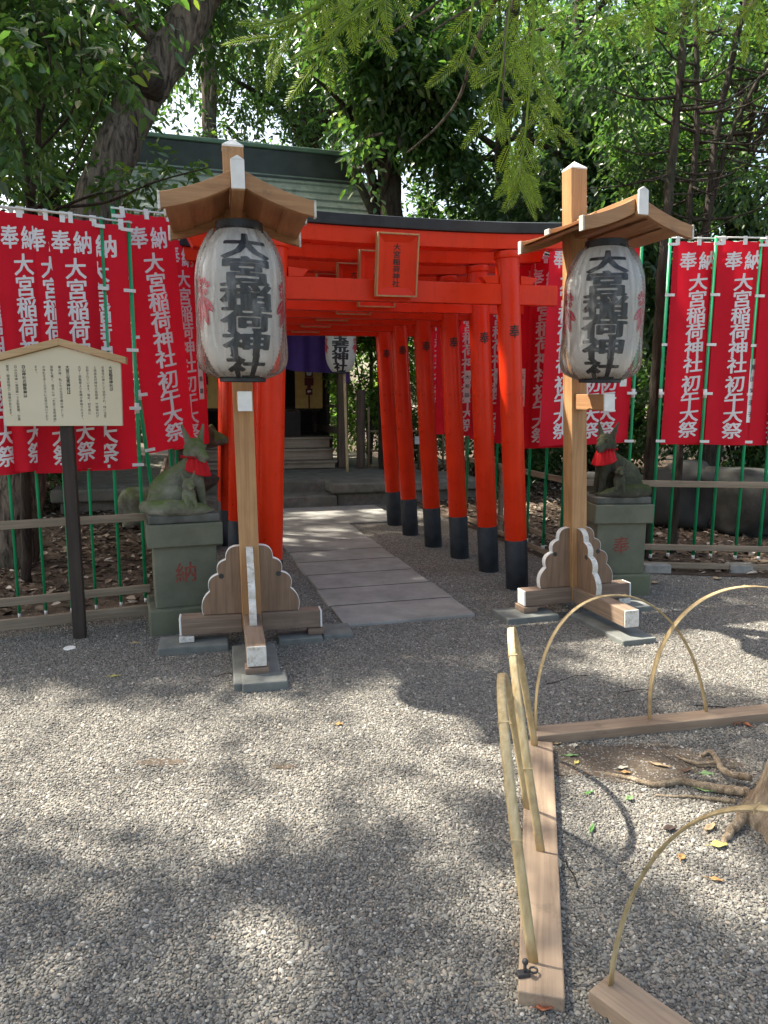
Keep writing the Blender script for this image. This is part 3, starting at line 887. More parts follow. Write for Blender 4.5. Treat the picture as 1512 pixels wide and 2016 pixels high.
def fox_head(b, c, d, s=1.0):
    """head at c looking along the unit vector d"""
    c, d = Vector(c), Vector(d).normalized()
    side = Vector((-d.y, d.x, 0)).normalized()
    ball(b, c, 0.056 * s)
    ball(b, c + d * 0.01 * s + Vector((0, 0, -.012 * s)), 0.054 * s)
    capsule(b, c + d * 0.035 * s + Vector((0, 0, -0.012 * s)), c + d * 0.098 * s + Vector((0, 0, -0.033 * s)), 0.036 * s, 0.017 * s)
    ball(b, c + d * 0.113 * s + Vector((0, 0, -0.027 * s)), 0.011 * s)
    capsule(b, c + d * 0.03 * s + Vector((0, 0, -0.037 * s)), c + d * 0.082 * s + Vector((0, 0, -0.052 * s)), 0.026 * s, 0.012 * s)
    for q in (-1, 1):
        ball(b, c + side * q * 0.038 * s + Vector((0, 0, -.02 * s)), 0.03 * s)             # cheeks
        ball(b, c + d * 0.047 * s + side * q * 0.026 * s + Vector((0, 0, 0.014 * s)), 0.014 * s)
        e0 = c + side * q * 0.036 * s + Vector((0, 0, 0.034 * s)); e1 = c + side * q * 0.066 * s - d * 0.010 * s + Vector((0, 0, 0.118 * s))
        for k in range(9):
            u = k / 8
            ball(b, e0.lerp(e1, u), (0.027 * s * (1 - 0.80 * u), 0.010 * s, 0.02 * s * (1 - .6 * u)), rotz(math.atan2(side.y, side.x)), 10)

def fox_statue(label, loc, rz, mir, look, mt):
    """seated stone fox facing local +x * mir; camera side is local -y"""
    t = thing('fox_statue', label, 'fox statue', loc, rz)
    X = lambda x, y, z: (x * mir, y, z)
    b = MB()
    ball(b, X(-.105, .01, .180), (0.110, 0.098, 0.118)); ball(b, X(-.15, .0, .13), (0.075, 0.10, 0.075))
    capsule(b, X(-.10, .0, .22), X(.07, 0, .35), 0.094, 0.072, 8)
    ball(b, X(.085, 0, .31), (0.058, 0.064, 0.10)); capsule(b, X(.065, 0, .35), X(.085, -.005, .45), 0.068, 0.046)
    for y in (-.048, .05):
        capsule(b, X(.105, y, .29), X(.125, y, .19), 0.040, 0.030); capsule(b, X(.125, y, .19), X(.135, y * 1.05, .075), 0.030, 0.026)
        for k in (-1, 0, 1): capsule(b, X(.135, y * 1.05 + k * .013, .068), X(.175, y * 1.05 + k * .015, .062), 0.016, 0.012, 3)
    for y in (-1, 1):
        ball(b, X(-.055, y * .088, .155), (0.10, 0.042, 0.092)); capsule(b, X(.01, y * .10, .085), X(.07, y * .112, .066), 0.03, 0.018)
        capsule(b, X(.01, y * .10, .13), X(-.03, y * .1, .08), 0.035, 0.03)
    tail = [X(-.21, .06, .10), X(-.235, -.05, .10), X(-.19, -.135, .10), X(-.09, -.165, .105), X(.02, -.168, .098), X(.12, -.16, .085), X(.19, -.14, .072)]
    rad = [.028, .042, .052, .058, .052, .036, .008]
    for i in range(6): capsule(b, tail[i], tail[i + 1], rad[i], rad[i + 1], 7)
    fox_head(b, X(.095, -.015, .475), look, 1.28)
    o = b.build('body', mt, t); remesh(o, 0.005, 3)
    d = Vector(look).normalized(); side = Vector((-d.y, d.x, 0)).normalized(); hc = Vector(X(.095, -.015, .475))
    for q in (-1, 1):
        e = MB(); ball(e, hc + d * 0.052 + side * q * 0.0265 + Vector((0, 0, .006)), (0.010, 0.010, 0.006), None, 10); e.build('eye', M['stone_dark'], t)
    # cub held against the chest
    b = MB()
    cx = .035
    ball(b, X(cx, -.158, .175), (0.046, 0.038, 0.070)); ball(b, X(cx - .012, -.165, .125), (0.052, 0.040, 0.035))
    capsule(b, X(cx + .024, -.18, .17), X(cx + .042, -.205, .115), 0.017, 0.013); capsule(b, X(cx - .018, -.188, .17), X(cx - .012, -.21, .115), 0.017, 0.013)
    fox_head(b, X(cx, -.172, .258), (0.25 * mir, -1, 0), 0.66)
    o = b.build('fox_cub', mt, t); remesh(o, 0.0045, 2)
    # carved plinth
    b = MB(); b.box((0, 0, .028), (.45, .37, .056)); o = b.build('plinth', M['stone_dark'], t, 0.012, 3)
    # bib
    b = MB(); hd = math.atan2(look[1] * 0.5, 1.0 * mir)
    ctr = Vector(X(.088, -.006, 0))
    def bib(u, v_):
        a = hd + (u - 0.5) * 3.6
        w = math.sin(u * 62) * 0.0045 * (1 - v_) + math.sin(u * 23 + 1) * 0.006 * v_
        rr_ = 0.066 + 0.040 * v_ ** 0.7 + w
        fall = 0.412 - v_ * (0.125 - 0.05 * abs(2 * u - 1) ** 2)
        return ctr + Vector((math.cos(a) * rr_, math.sin(a) * rr_, fall))
    b.grid(bib, 72, 12); o = b.build('bib', M['bib'], t)
    so = o.modifiers.new('cloth', 'SOLIDIFY'); so.thickness = 0.003
    b = MB()
    def frill(u, v_):
        a = u * 2 * math.pi
        w = math.sin(u * 150) * 0.008 * v_
        return ctr + Vector((math.cos(a) * (0.064 + 0.022 * v_), math.sin(a) * (0.064 + 0.022 * v_), 0.418 + w + 0.012 * (1 - v_)))
    b.grid(frill, 160, 4); b.build('bib_frill', M['bib'], o)
    return t

def pedestal(label, loc, rz, ch):
    t = thing('stone_pedestal', label, 'pedestal', loc, rz)
    b = MB(); b.box((0, 0, .075), (.49, .44, .19)); b.build('base_block', M['pedestal'], t, .012, 3)
    b = MB(); b.box((0, 0, .375), (.40, .35, .412)); sh = b.build('shaft', M['pedestal'], t, .008, 2)
    b = MB(); b.box((0, 0, .655), (.48, .42, .150)); b.build('cap_block', M['pedestal'], t, .010, 3)
    l = MB(); put(l, ch, .0, .40, .145, .145, lambda x, z: Vector((x, -.1765, z)), bold=0.012, shear=0.08); l.build('lettering', M['dark_red_ink'], sh)
pa, pb = R(20), R(6)
pl, pr = Vector((-1.36, 4.83, 0)), Vector((1.855, 5.80, 0))
pedestal('mossy stone pedestal with a red character, beside the notice board post', pl, pa, '納')
pedestal('green stone pedestal with a red character, behind the stand by the bamboo hoops', pr, pb, '奉')
fox_statue('mossy stone fox with red bib facing the path, beside the notice board', pl + Vector((0, 0, .731)), pa, 1, (0.50, -0.86, -0.10), M['moss'])
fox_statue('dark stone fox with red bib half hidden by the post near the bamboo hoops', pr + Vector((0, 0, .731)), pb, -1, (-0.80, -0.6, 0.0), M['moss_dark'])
# ------------------------------------------------------------------ prayer banners on green poles
t = NT('banner_cloth'); v = t.coords()
c = t.ramp(t.noise(v, 3, 4), [(0.3, (0.64, 0.008, 0.024)), (0.7, (0.74, 0.012, 0.034))])
t.col(c).rough(0.75, 0.25)
t.bump(t.noise(t.coords('Object', (1, 1, 0.35)), 9, 4, 0.5, 0.6), 0.35, 0.012)
tr = t.new('BsdfTranslucent'); tr.inputs['Color'].default_value = (0.72, 0.012, 0.03, 1)
mixs = t.new('MixShader'); mixs.inputs[0].default_value = 0.30
t.link(t.b.outputs[0], mixs.inputs[1]); t.link(tr.outputs[0], mixs.inputs[2]); t.link(mixs.outputs[0], t.n['Material Output'].inputs['Surface'])
M['banner'] = t.m
M['banner_ink'] = plain('banner_white', (0.66, 0.63, 0.64), 0.8, 0.08, 8)
M['tape'] = plain('white_tape', (0.70, 0.70, 0.68), 0.7, 0.1, 10)
M['green'] = plain('green_plastic_pole', (0.008, 0.31, 0.125), 0.38, 0.15, 4, 0, 60, 0.5)
BW, B0, B1 = 0.45, 1.10, 2.90                           # cloth width, bottom and top above the pole foot
def banner(var, flip):
    """one prayer banner: pole at the empty, cloth to +x (flip: to -x)"""
    t = thing('prayer_banner', 'x', 'banner', (0, 0, 0))
    s = -1 if flip else 1
    p = MB(); p.tube([(0, 0, .03), (0, 0, B1 + .05)], 0.0138, 12); po_ = p.build('pole', M['green'], t)
    e = MB(); e.tube([(0, 0, 0), (0, 0, .035)], 0.0142, 12); e.tube([(0, 0, 1.52), (0, 0, 1.60)], 0.0168, 12); e.build('pole_sleeve', M['tape'], po_)
    k = MB(); k.tube([(-s * .02, -.016, B1 + .035), (s * (BW + .04), -.016, B1 + .035)], 0.007, 8); k.build('crossbar', M['tape'], t)
    rnd = random.Random(var); ph = [rnd.uniform(0, 6.28) for _ in range(6)]
    amp = (0.006, 0.018, 0.011, 0.030, 0.022)[var % 5]
    x0 = 0.022 if not flip else -0.022 - BW
    def surf(x, z, off=0.0):
        u = (x - x0) / BW; h = (B1 - z) / (B1 - B0)
        y = -.016 + amp * (0.35 + h) * (math.sin(5.2 * u + ph[0] + 1.2 * h) + 0.5 * math.sin(11 * u + ph[1] - 2 * h)) + 0.008 * math.sin(3 * h + ph[2])
        return Vector((x, y - off, z - 0.012 * h * math.sin(2 * u + ph[3]) + 0.008 * math.sin(math.pi * 3 * u) ** 2 * max(0, 1 - 6 * h)))
    c = MB(); c.grid(lambda u, w: surf(x0 + BW * u, B0 + (B1 - B0) * w), 18, 24)
    co = c.build('cloth', M['banner'], t)
    fn = lambda x, z: surf(x, z, 0.0025)
    xc = x0 + BW * 0.50
    l = MB(); kw = dict(bold=0.023, shear=0.09)
    put(l, '奉', xc - .085, B1 - .165, .155, .165, fn, **kw); put(l, '納', xc + .085, B1 - .16, .155, .165, fn, **kw)
    column(l, '大宮稲荷神社', xc + .015, B1 - .345, .17, .155, .146, fn, **kw)
    column(l, '初午大祭', xc + .010, B1 - 1.245, .17, .155, .142, fn, **kw)
    l.build('lettering', M['banner_ink'], co)
    for x in (0.08, 0.5, 0.92):
        m = MB(); q = surf(x0 + BW * x, B1)
        m.box((q.x, q.y - .003, B1 + .012), (.034, .008, .075)); m.build('strap', M['tape'], co)
    for i in range(5):
        z = B1 - .02 - (B1 - B0 - .04) * i / 4
        m = MB(); m.box((s * .018, -.018, z), (.082, .010, .024)); m.build('strap', M['tape'], co)
    return t, surf, x0
_proto = {}
def hang(px, py, y=None, z=0.1, sx=1.0, back=0.0, var=0, flip=False, yaw=0.0, lean=(0, 0), sc=1.0, label='', group='', name=None, tagx=0.83, sz=None):
    key = (var, flip)
    base = G(px, py, z) if y is None else P(px, py, y)
    base.z = z; base.y += back
    if key not in _proto:
        t, surf, x0 = banner(var, flip); _proto[key] = (t, surf, x0, [0])
        o = t
    else:
        o = copy_tree(_proto[key][0])
        for ch in list(o.children):                      # name tags are each banner's own
            if ch.name.startswith('cloth'):
                for g in list(ch.children):
                    if g.name.startswith(('name_tag', 'tag_lettering')): bpy.data.objects.remove(g)
    o.location = base; o.rotation_euler = (lean[0], lean[1], yaw); o.scale = (sx, 1, sc)
    o['label'] = label; o['group'] = group
    if name:
        _, surf, x0, _c = _proto[key]
        co = [c for c in o.children if c.name.startswith('cloth')][0]
        xa = x0 + BW * tagx
        zt = B1 - 1.02; hl = 0.105 * len(name) * (0.62 if len(name) > 6 else 1) + .05; wd = .066
        g = MB(); g.grid(lambda u, w: surf(xa - wd / 2 + wd * u, zt - hl + hl * w, .003), 3, 5); g.build('name_tag', M['tape'], co)
        l = MB(); pt = (hl - .04) / len(name); cs = min(.05, pt * .8)
        column(l, name, xa, zt - .02 - pt / 2, cs, cs, pt, lambda x, z: surf(x, z, .0045), bold=.015)
        l.build('tag_lettering', M['ink'], co)
    return o
GL = 'prayer banners along the fence beside the notice board'
GR = 'prayer banners on the fence behind the bamboo hoops'
GS = 'prayer banners along the torii'
FL = math.atan2(0.41, 0.88)                             # direction of the fence beside the notice board
YL = FL + math.pi - math.pi                             # cloth to -x: yaw along the fence
LH = dict(z=.06, flip=True, yaw=YL + R(9), sc=.90, group=GL)
hang(-70, 1226, var=0, label='prayer banner at the photo\'s left edge, with a white name strip low on its cloth', name='住田鳳記', tagx=.80, **LH)
hang(-22, 1221, var=4, sx=.72, label='narrowly seen red prayer banner, second from the left edge of the fence', **LH)
hang(39, 1216, var=3, sx=.70, label='red prayer banner third from the left edge, above the dark tree foot', **LH)
hang(91, 1210, var=4, sx=.72, label='red prayer banner on the pole just left of the notice board post', **LH)
hang(142, 1205, var=3, sx=.68, label='folded red prayer banner whose pole stands beside the notice board post', **LH)
hang(190, 1199, var=4, sx=.70, label='red prayer banner peeking out behind the fully readable one', **LH)
hang(239, 1193, var=3, sx=.78, label='red prayer banner with one edge seen left of the fully readable one', **LH)
hang(288, 1185, var=2, sx=.96, label='wide fully readable red prayer banner directly behind the notice board', **LH)
# beside the torii, on the notice board side
hang(318, 985, y=5.35, z=.16, var=1, flip=False, yaw=R(56), lean=(0, R(-6.5)), sc=.90, label='red prayer banner on the leaning green pole behind the stone fox', group=GS)
hang(345, 960, y=5.95, z=.1, var=0, flip=False, yaw=R(66), lean=(0, R(-2)), sc=.93, label='red prayer banner with a white name strip, in front of the stone lantern', group=GS, name='松島雄')
hang(350, 950, y=6.7, z=.1, var=2, flip=False, yaw=R(76), sc=.93, label='red prayer banner nearest the first torii post, beyond the stone fox', group=GS, name='五木田')
# fence behind the hoops
hang(1228, 1099, z=.1, var=1, flip=True, yaw=R(-2), sc=.958, label='red prayer banner whose pole stands just beyond the dark fox', group=GR, name='田中')
hang(1196, 1099, z=.1, var=0, flip=True, yaw=R(14), back=.06, sc=.95, label='red prayer banner mostly hidden behind the post of the lantern stand', group=GR)
hang(1280, 1098, z=.1, var=0, flip=False, yaw=R(2), sc=.958, label='readable red prayer banner, first to the right of the dark fox', group=GR)
hang(1322, 1099, z=.1, var=1, flip=False, yaw=R(2), back=.09, sc=.95, label='red prayer banner with a name strip, mostly behind two readable ones', group=GR, name='岩田', tagx=.62)
hang(1364, 1100, z=.1, var=2, flip=False, yaw=R(2), sc=.958, label='readable red prayer banner with the longest name strip, over the bare fence', group=GR, name='藤田矢須子', tagx=.86)
hang(1407, 1101, z=.1, var=1, flip=False, yaw=R(2), back=.09, sc=.95, label='red prayer banner behind the one with the longest name strip', group=GR)
hang(1451, 1102, z=.1, var=0, flip=False, yaw=R(2), back=.04, sc=.955, label='red prayer banner cut by the photo\'s right edge', group=GR)
hang(1495, 1103, z=.1, var=2, flip=False, yaw=R(2), back=.02, sc=.958, label='red prayer banner whose green pole is last at the right edge', group=GR)
# fence running along the torii
hang(1103, 1092, z=.1, var=0, flip=True, yaw=R(2), sc=.91, label='readable red prayer banner beside the nearest torii pillar', group=GS, name='五木田', tagx=.10)
hang(1118, 1096, z=.1, var=1, flip=True, yaw=R(40), sc=.95, label='dark red prayer banner with a long latin letter strip', group=GS, name='㈱HONYA', tagx=.62)
side = [(1069, 1080, 50, '三喜苑', 'between the first and second torii pillars'), (1037, 1066, 34, None, 'behind the second torii pillar'), (1004, 1052, 30, '三浦', 'seen between the second and third torii pillars'),
        (974, 1040, 40, None, 'behind the third torii pillar'), (946, 1028, 26, '大和田', 'with a strip, between the third and fourth torii pillars'), (918, 1016, 26, '小林', 'with a strip, between the fourth and fifth torii pillars'), (893, 1006, 20, None, 'furthest along the torii fence')]
for i, (x, y, yw, nm, lb) in enumerate(side):
    hang(x, y, z=.1, var=i % 3, flip=True, yaw=R(yw), sc=.93, label='red prayer banner ' + lb, group=GS, name=nm, tagx=.5 if nm else .83)

# ------------------------------------------------------------------ wooden rail fences that carry the poles
M['rail'] = wood('weathered_rail', (0.17, 0.13, 0.09), (0.33, 0.26, 0.19), 'X', 0.8)
M['concrete'] = plain('concrete_block', (0.28, 0.27, 0.245), 0.9, 0.25, 12, 0.3, 80)
M['bamboo_old'] = wood('old_bamboo', (0.20, 0.15, 0.09), (0.38, 0.30, 0.19), 'Z', 0.55, 0.5)
def rail_fence(label, a, b, zs, back=0.035, group=None, ext=(0.0, 0.0), posts=False):
    a, b = Vector((a[0], a[1], 0)), Vector((b[0], b[1], 0))
    d = (b - a); L = d.length; rz = math.atan2(d.y, d.x)
    t = thing('rail_fence', label, 'fence', a, rz)
    for z, h in zs:
        m = MB(); m.box(((L + ext[1] - ext[0]) / 2, back, 0), (L + ext[0] + ext[1], .035, h))
        m.build('rail', M['rail'], t, .004, loc=(0, 0, z))
    n = max(2, int(L / 1.5)) 
    for i in range(n + 1 if posts else 0):
        m = MB(); m.box((L * i / n, .06, .40), (.05, .045, .84)); m.build('fence_post', M['rail'], t, .004)
    return t
a, b = G(-330, 1250, .13), G(296, 1184, .13)
rf = rail_fence('low wooden rail fence carrying green poles, beside the notice board', a, b, ((.735, .052), (.235, .052), (.085, .07)), back=-.034)
a, b = G(1112, 1098, .1), G(1760, 1112, .1)
rf2 = rail_fence('low wooden rail fence carrying green poles, behind the bamboo hoops', a, b, ((.80, .055), (.225, .05), (.06, .05)), back=-.034)
for px in (1470, 1300):
    q = G(px, 1133, .0)
    m = MB(); m.box((0, 0, .04), (.24, .12, .1)); o = m.build('concrete_block', M['concrete'], None, .008)
    o.location = (q.x, q.y + .12, -.01); tag(o, 'pale concrete block under the fence rail at the right' if px > 1400 else 'concrete block under the fence rail beside the dark fox pedestal', 'concrete block')
a, b = G(1112, 1098, .1), G(880, 1000, .1)
rail_fence('wooden rail fence running away beside the torii pillars', b, a, ((.80, .055), (.225, .05), (.06, .05)), back=.035, posts=True)
a, b = G(300, 1184, .1), Vector((-2.75, 9.0, 0))
rail_fence('wooden rail fence running away behind the mossy fox pedestal', b, a, ((.76, .055), (.225, .05), (.06, .05)), back=.035, posts=True)
# flat beam and stones that edge the gravel below the fences
# ------------------------------------------------------------------ notice board
t = NT('notice_board'); v = t.coords()
t.col(t.ramp(t.noise(v, 2.5, 3), [(0.3, (0.60, 0.53, 0.38)), (0.7, (0.66, 0.59, 0.44))])).rough(0.6, 0.3)
M['board'] = t.m
M['post_dark'] = wood('dark_stained_post', (0.022, 0.016, 0.013), (0.05, 0.036, 0.03), 'Z', 0.65)
M['trim'] = wood('pale_trim', (0.42, 0.27, 0.13), (0.58, 0.39, 0.21), 'X', 0.5)
sb = G(158, 1255)
t = thing('notice_board', 'cream house-shaped notice board of black handwriting on a dark post', 'notice board', sb, R(12))
t.rotation_euler = (0, 0, R(11))
m = MB(); m.box((0, 0, .80), (.075, .06, 1.66)); m.build('post', M['post_dark'], t, .004)
bw, bh, z0 = .69, .49, 1.365
m = MB(); m.prism([(-bw / 2 + .008, z0), (bw / 2 - .008, z0), (bw / 2, z0 + bh - .108), (0, z0 + bh - .012), (-bw / 2, z0 + bh - .108)], frame((0, -.048, 0), (1, 0, 0), (0, 0, 1)), .028)
bo = m.build('board', M['board'], t, .003)
m = MB()
for s in (-1, 1):
    o_ = [(0, z0 + bh - .010), (s * (bw / 2 + .035), z0 + bh - .116), (s * (bw / 2 + .035), z0 + bh - .074), (0, z0 + bh + .032)]
    m.prism(o_[::s], frame((0, -.052, 0), (1, 0, 0), (0, 0, 1)), .075)
m.build('roof_trim', M['trim'], t, .003)
l = MB()
fn = lambda x, z: Vector((x, -.0630, z))
cols = [('大宮稲荷神社は', 1.28, 1, .0), ('衣食住の神として信仰され、特に当宮', 1, 0, 0), ('と姉妹友好神社の宮城県 竹駒神社が', 1, 0, 0), ('合祀されています。毎年、初午祭に', 1, 0, 0), ('氏子・崇敬者より朱幟が奉納されます。', 1, 0, 0), None,
        ('大宮三宝荒神社は', 1.28, 1, 0), ('竈の神、私どもの生活守護の神として', 1, 0, 0), ('崇敬も篤く、歳末には「大宮三宝荒神様」', 1, 0, 0), ('の神札を多くの方々にお受け頂いており', 1, 0, 0), ('ます。', 1, 0, 0), None,
        ('白山神社の御祭神は', 1.28, 1, 0), ('白山比咩神(菊理媛)で五穀豊穣、生業', 1, 0, 0), ('繁栄、開運招福のご神徳があります。', 1, 0, 0)]
x = bw / 2 - .062
for q in cols:
    if q is None: x -= .024; continue
    s_, k, hd, _ = q
    sz = .0225 if hd else .0183
    column(l, s_, x, z0 + bh - .138, sz, sz, .0215 if hd else .0183, fn, bold=.024 if hd else 0.0, shear=.05)
    x -= .0445
l.build('lettering', M['ink'], bo)

# ------------------------------------------------------------------ bamboo hoop edging round the near tree
t = NT('split_bamboo'); v = t.coords()
n = t.noise(t.coords('Object', (30, 30, 5)), 2, 5)
c = t.ramp(n, [(0.3, (0.42, 0.30, 0.14)), (0.7, (0.64, 0.51, 0.29))])
c = t.mix(t.ramp(t.noise(v, 6, 5, 0.65), [(0.52, 0.0), (0.75, 0.75)]), c, (0.17, 0.13, 0.09))
t.col(c).rough(0.42, 0.45)
M['bamboo'] = t.m
M['plank'] = wood('edging_plank', (0.23, 0.165, 0.115), (0.39, 0.29, 0.205), 'X', 0.75)
def hoop(f0, f1, apex, nodes, label, wide=0.029, th=0.007, splay=.04):
    """split bamboo strip bent over from foot to foot"""
    f0, f1, apex = Vector(f0), Vector(f1), Vector(apex)
    mid = (f0 + f1) / 2; up = apex - mid; half = (f1 - f0) / 2
    pts, N = [], 40
    for i in range(N + 1):
        a = math.pi * (splay + (1 - 2 * splay) * i / N)
        cx, sy = -math.cos(a) / math.cos(math.pi * splay), max(0.0, (math.sin(a) - math.sin(math.pi * splay)) / (1 - math.sin(math.pi * splay)))
        k = abs(cx) ** 0.95 * (1 if cx > 0 else -1)
        pts.append(mid + half * k + up * sy ** 0.90)
    nrm = half.cross(up).normalized()                    # strip's flat side faces outwards: width along nrm
    b = MB(); vs, fs = [], []
    for i, p in enumerate(pts):
        tg = (pts[min(i + 1, N)] - pts[max(i - 1, 0)]).normalized()
        out = tg.cross(nrm).normalized()
        nodew = 1.0
        for q in nodes:
            nodew += 0.16 * math.exp(-((i / N - q) / 0.006) ** 2)
        w = wide * nodew * (1 + 0.05 * math.sin(9 * i / N))
        for (a_, o_) in ((-.5, -.3), (-.25, .45), (0, .7), (.25, .45), (.5, -.3), (.2, -.5), (-.2, -.5)):
            vs.append(p + nrm * w * a_ + out * th * o_ * nodew)
    k = 7
    for i in range(N):
        for j in range(k):
            fs.append((k * i + j, k * i + (j + 1) % k, k * i + k + (j + 1) % k, k * i + k + j))
    fs += [tuple(range(k))[::-1], tuple(k * N + j for j in range(k))]
    b.add(vs, fs, True)
    for q in nodes:                                      # node rings
        i = int(q * N); p = pts[i]; tg = (pts[min(i + 1, N)] - pts[i - 1]).normalized(); out = tg.cross(nrm).normalized()
        Mx = Matrix((nrm, out, tg)).transposed()
        b.box(p, (wide * 1.12, th * 1.5, .004), Mx.to_4x4())
    o = b.build('bamboo_hoop', M['bamboo'], None)
    bpy.context.view_layer.update()
    tag(o, label, 'bamboo hoop', 'bamboo hoops round the tree bed')
    return o
def plank(label, a, b, w, h, side=0.0, over=(0, 0)):
    a, b = Vector((a[0], a[1], 0)), Vector((b[0], b[1], 0))
    d = b - a; L = d.length
    m = MB(); m.box(((L + over[1] - over[0]) / 2, side, h / 2 - .006), (L + over[0] + over[1], w, h))
    o = m.build('edging_plank', M['plank'], None, .004); o.location = a; o.rotation_euler = (0, 0, math.atan2(d.y, d.x))
    tag(o, label, 'plank', 'planks round the tree bed'); return o
ZH = .042
# plank A runs away from the camera
a0, a1 = (G(1022, 1930, ZH) + G(1110, 1938, ZH)) / 2, (G(1048, 1462, ZH) + G(1075, 1455, ZH)) / 2
plank('long brown plank running away from the camera, with an iron hook on its near end', a0, a1, .118, .048, over=(.04, 0))
h0, h1 = G(1050, 1895, ZH), G(1039, 1592, ZH); mid = (h0 + h1) / 2
hoop(h0, h1, P(987, 1338, mid.y), (.16, .36, .83), 'bamboo hoop seen edge-on, nearest of the two on the receding plank')
h0, h1 = G(1065, 1676, ZH), G(1053, 1468, ZH); mid = (h0 + h1) / 2
hoop(h0, h1, P(1006, 1243, mid.y), (.14, .38, .8), 'bamboo hoop seen edge-on, further of the two on the receding plank')
# plank B crosses behind
b0, b1 = G(1062, 1440, ZH), G(1512, 1396, ZH)
plank('dark brown plank crossing behind the tree bed under two wide hoops', b0, b0 + (b1 - b0) * 1.5, .10, .052, over=(.03, 0))
h0, h1 = G(1056, 1437, ZH), G(1390, 1402, ZH); mid = (h0 + h1) / 2
hoop(h0, h1, P(1205, 1172, mid.y), (.17, .55, .80), 'wide bamboo hoop, whole in the picture, in front of the lantern stand foot', wide=.027)
h0, h1 = G(1280, 1417, ZH), G(1690, 1378, ZH); mid = (h0 + h1) / 2
hoop(h0, h1, P(1470, 1155, mid.y), (.15, .5, .8), 'wide bamboo hoop running out of the picture above the crossing plank', wide=.032)
# plank C goes out of the picture at the bottom right
c0, c1 = G(1172, 1920, ZH), G(1305, 2016, ZH); dc = (c1 - c0).normalized()
plank('weathered plank cut by the lower right corner of the picture', c0 + dc * .02, c0 + dc * 1.1, .115, .05)
h0 = G(1203, 1938, ZH); h1 = h0 + dc * 1.12
mid = (h0 + h1) / 2
hoop(h0, h1, P(1640, 1628, mid.y), (.2, .42, .8), 'dark bamboo hoop on the corner plank, leaving the picture at the right', wide=.026, splay=.20)
# iron hook on the near end of plank A
q = G(1033, 1920, ZH)
t = thing('iron_hook', 'small black iron ball hook with a ring on the near plank end', 'hook', q, R(10))
m = MB(); m.tube([(0, 0, 0), (0, 0, .034)], .0045, 12); ball(m, (0, 0, .040), .0085, None, 16); m.build('ball_pin', M['iron'], t)
m = MB(); m.box((-.004, 0, .005), (.034, .02, .012)); m.build('clip', M['iron'], t, .002)
m = MB(); m.tube([(.024 + .010 * math.cos(w), .010 * math.sin(w), .012) for w in [2 * math.pi * k / 20 for k in range(21)]], .0028, 8); m.build('ring', M['iron'], t)
# ------------------------------------------------------------------ the shrine hall at the end of the path
SO = PATH0 + A_Y * 5.42
def SL(x, y, z=0.0): return SO + A_X * x + A_Y * y + Vector((0, 0, z))
M['hall'] = wood('aged_hall_wood', (0.065, 0.045, 0.032), (0.15, 0.11, 0.08), 'X', 0.8)
M['hall_z'] = wood('aged_hall_post', (0.06, 0.042, 0.03), (0.14, 0.10, 0.075), 'Z', 0.8)
M['hall_dark'] = plain('dark_brown_wood', (0.022, 0.017, 0.014), 0.8, 0.3, 5)  # very dark brown for the hall's inner walls, ceiling, rails and box
M['step_wood'] = wood('grey_step_board', (0.20, 0.16, 0.115), (0.37, 0.30, 0.225), 'X', 0.85)
t = NT('copper_roof'); v = t.coords()
c = t.ramp(t.noise(v, 2.2, 6, 0.65), [(0.3, (0.17, 0.235, 0.205)), (0.6, (0.27, 0.345, 0.305)), (0.8, (0.34, 0.41, 0.37))])
c = t.mix(t.ramp(t.noise(v, 30, 3), [(0.66, 0.0), (0.72, 0.7)]), c, (0.42, 0.42, 0.38))
c = t.mix(t.ramp(t.noise(t.coords('Object', (4, 4, .6)), 3, 5), [(0.5, 0.0), (0.8, 0.55)]), c, (0.05, 0.07, 0.06))
t.col(c).rough(0.5, 0.5)
M['copper'] = t.m
M['copper_dark'] = plain('dark_copper_ridge', (0.035, 0.05, 0.05), 0.45, 0.35, 4)
M['copper_green'] = plain('verdigris_cap', (0.13, 0.24, 0.19), 0.55, 0.25, 4)
M['purple'] = plain('purple_curtain', (0.05, 0.02, 0.15), 0.8, 0.2, 5)
M['blind'] = plain('yellow_blind', (0.50, 0.33, 0.10), 0.7, 0.15, 10)
M['maroon'] = plain('maroon_tassel', (0.10, 0.015, 0.018), 0.8, 0.3, 20)
t = NT('old_step_stone'); v = t.coords()
c = t.ramp(t.noise(v, 6, 7, 0.7), [(0.3, (0.085, 0.08, 0.066)), (0.7, (0.25, 0.235, 0.2))])
c = t.mix(t.ramp(t.noise(v, 3, 4), [(0.5, 0.0), (0.75, 0.5)]), c, (0.06, 0.065, 0.035))
t.col(c).rough(0.9, 0.25); t.bump(t.noise(v, 35, 6, 0.7), 0.6, 0.015)
M['old_stone'] = t.m

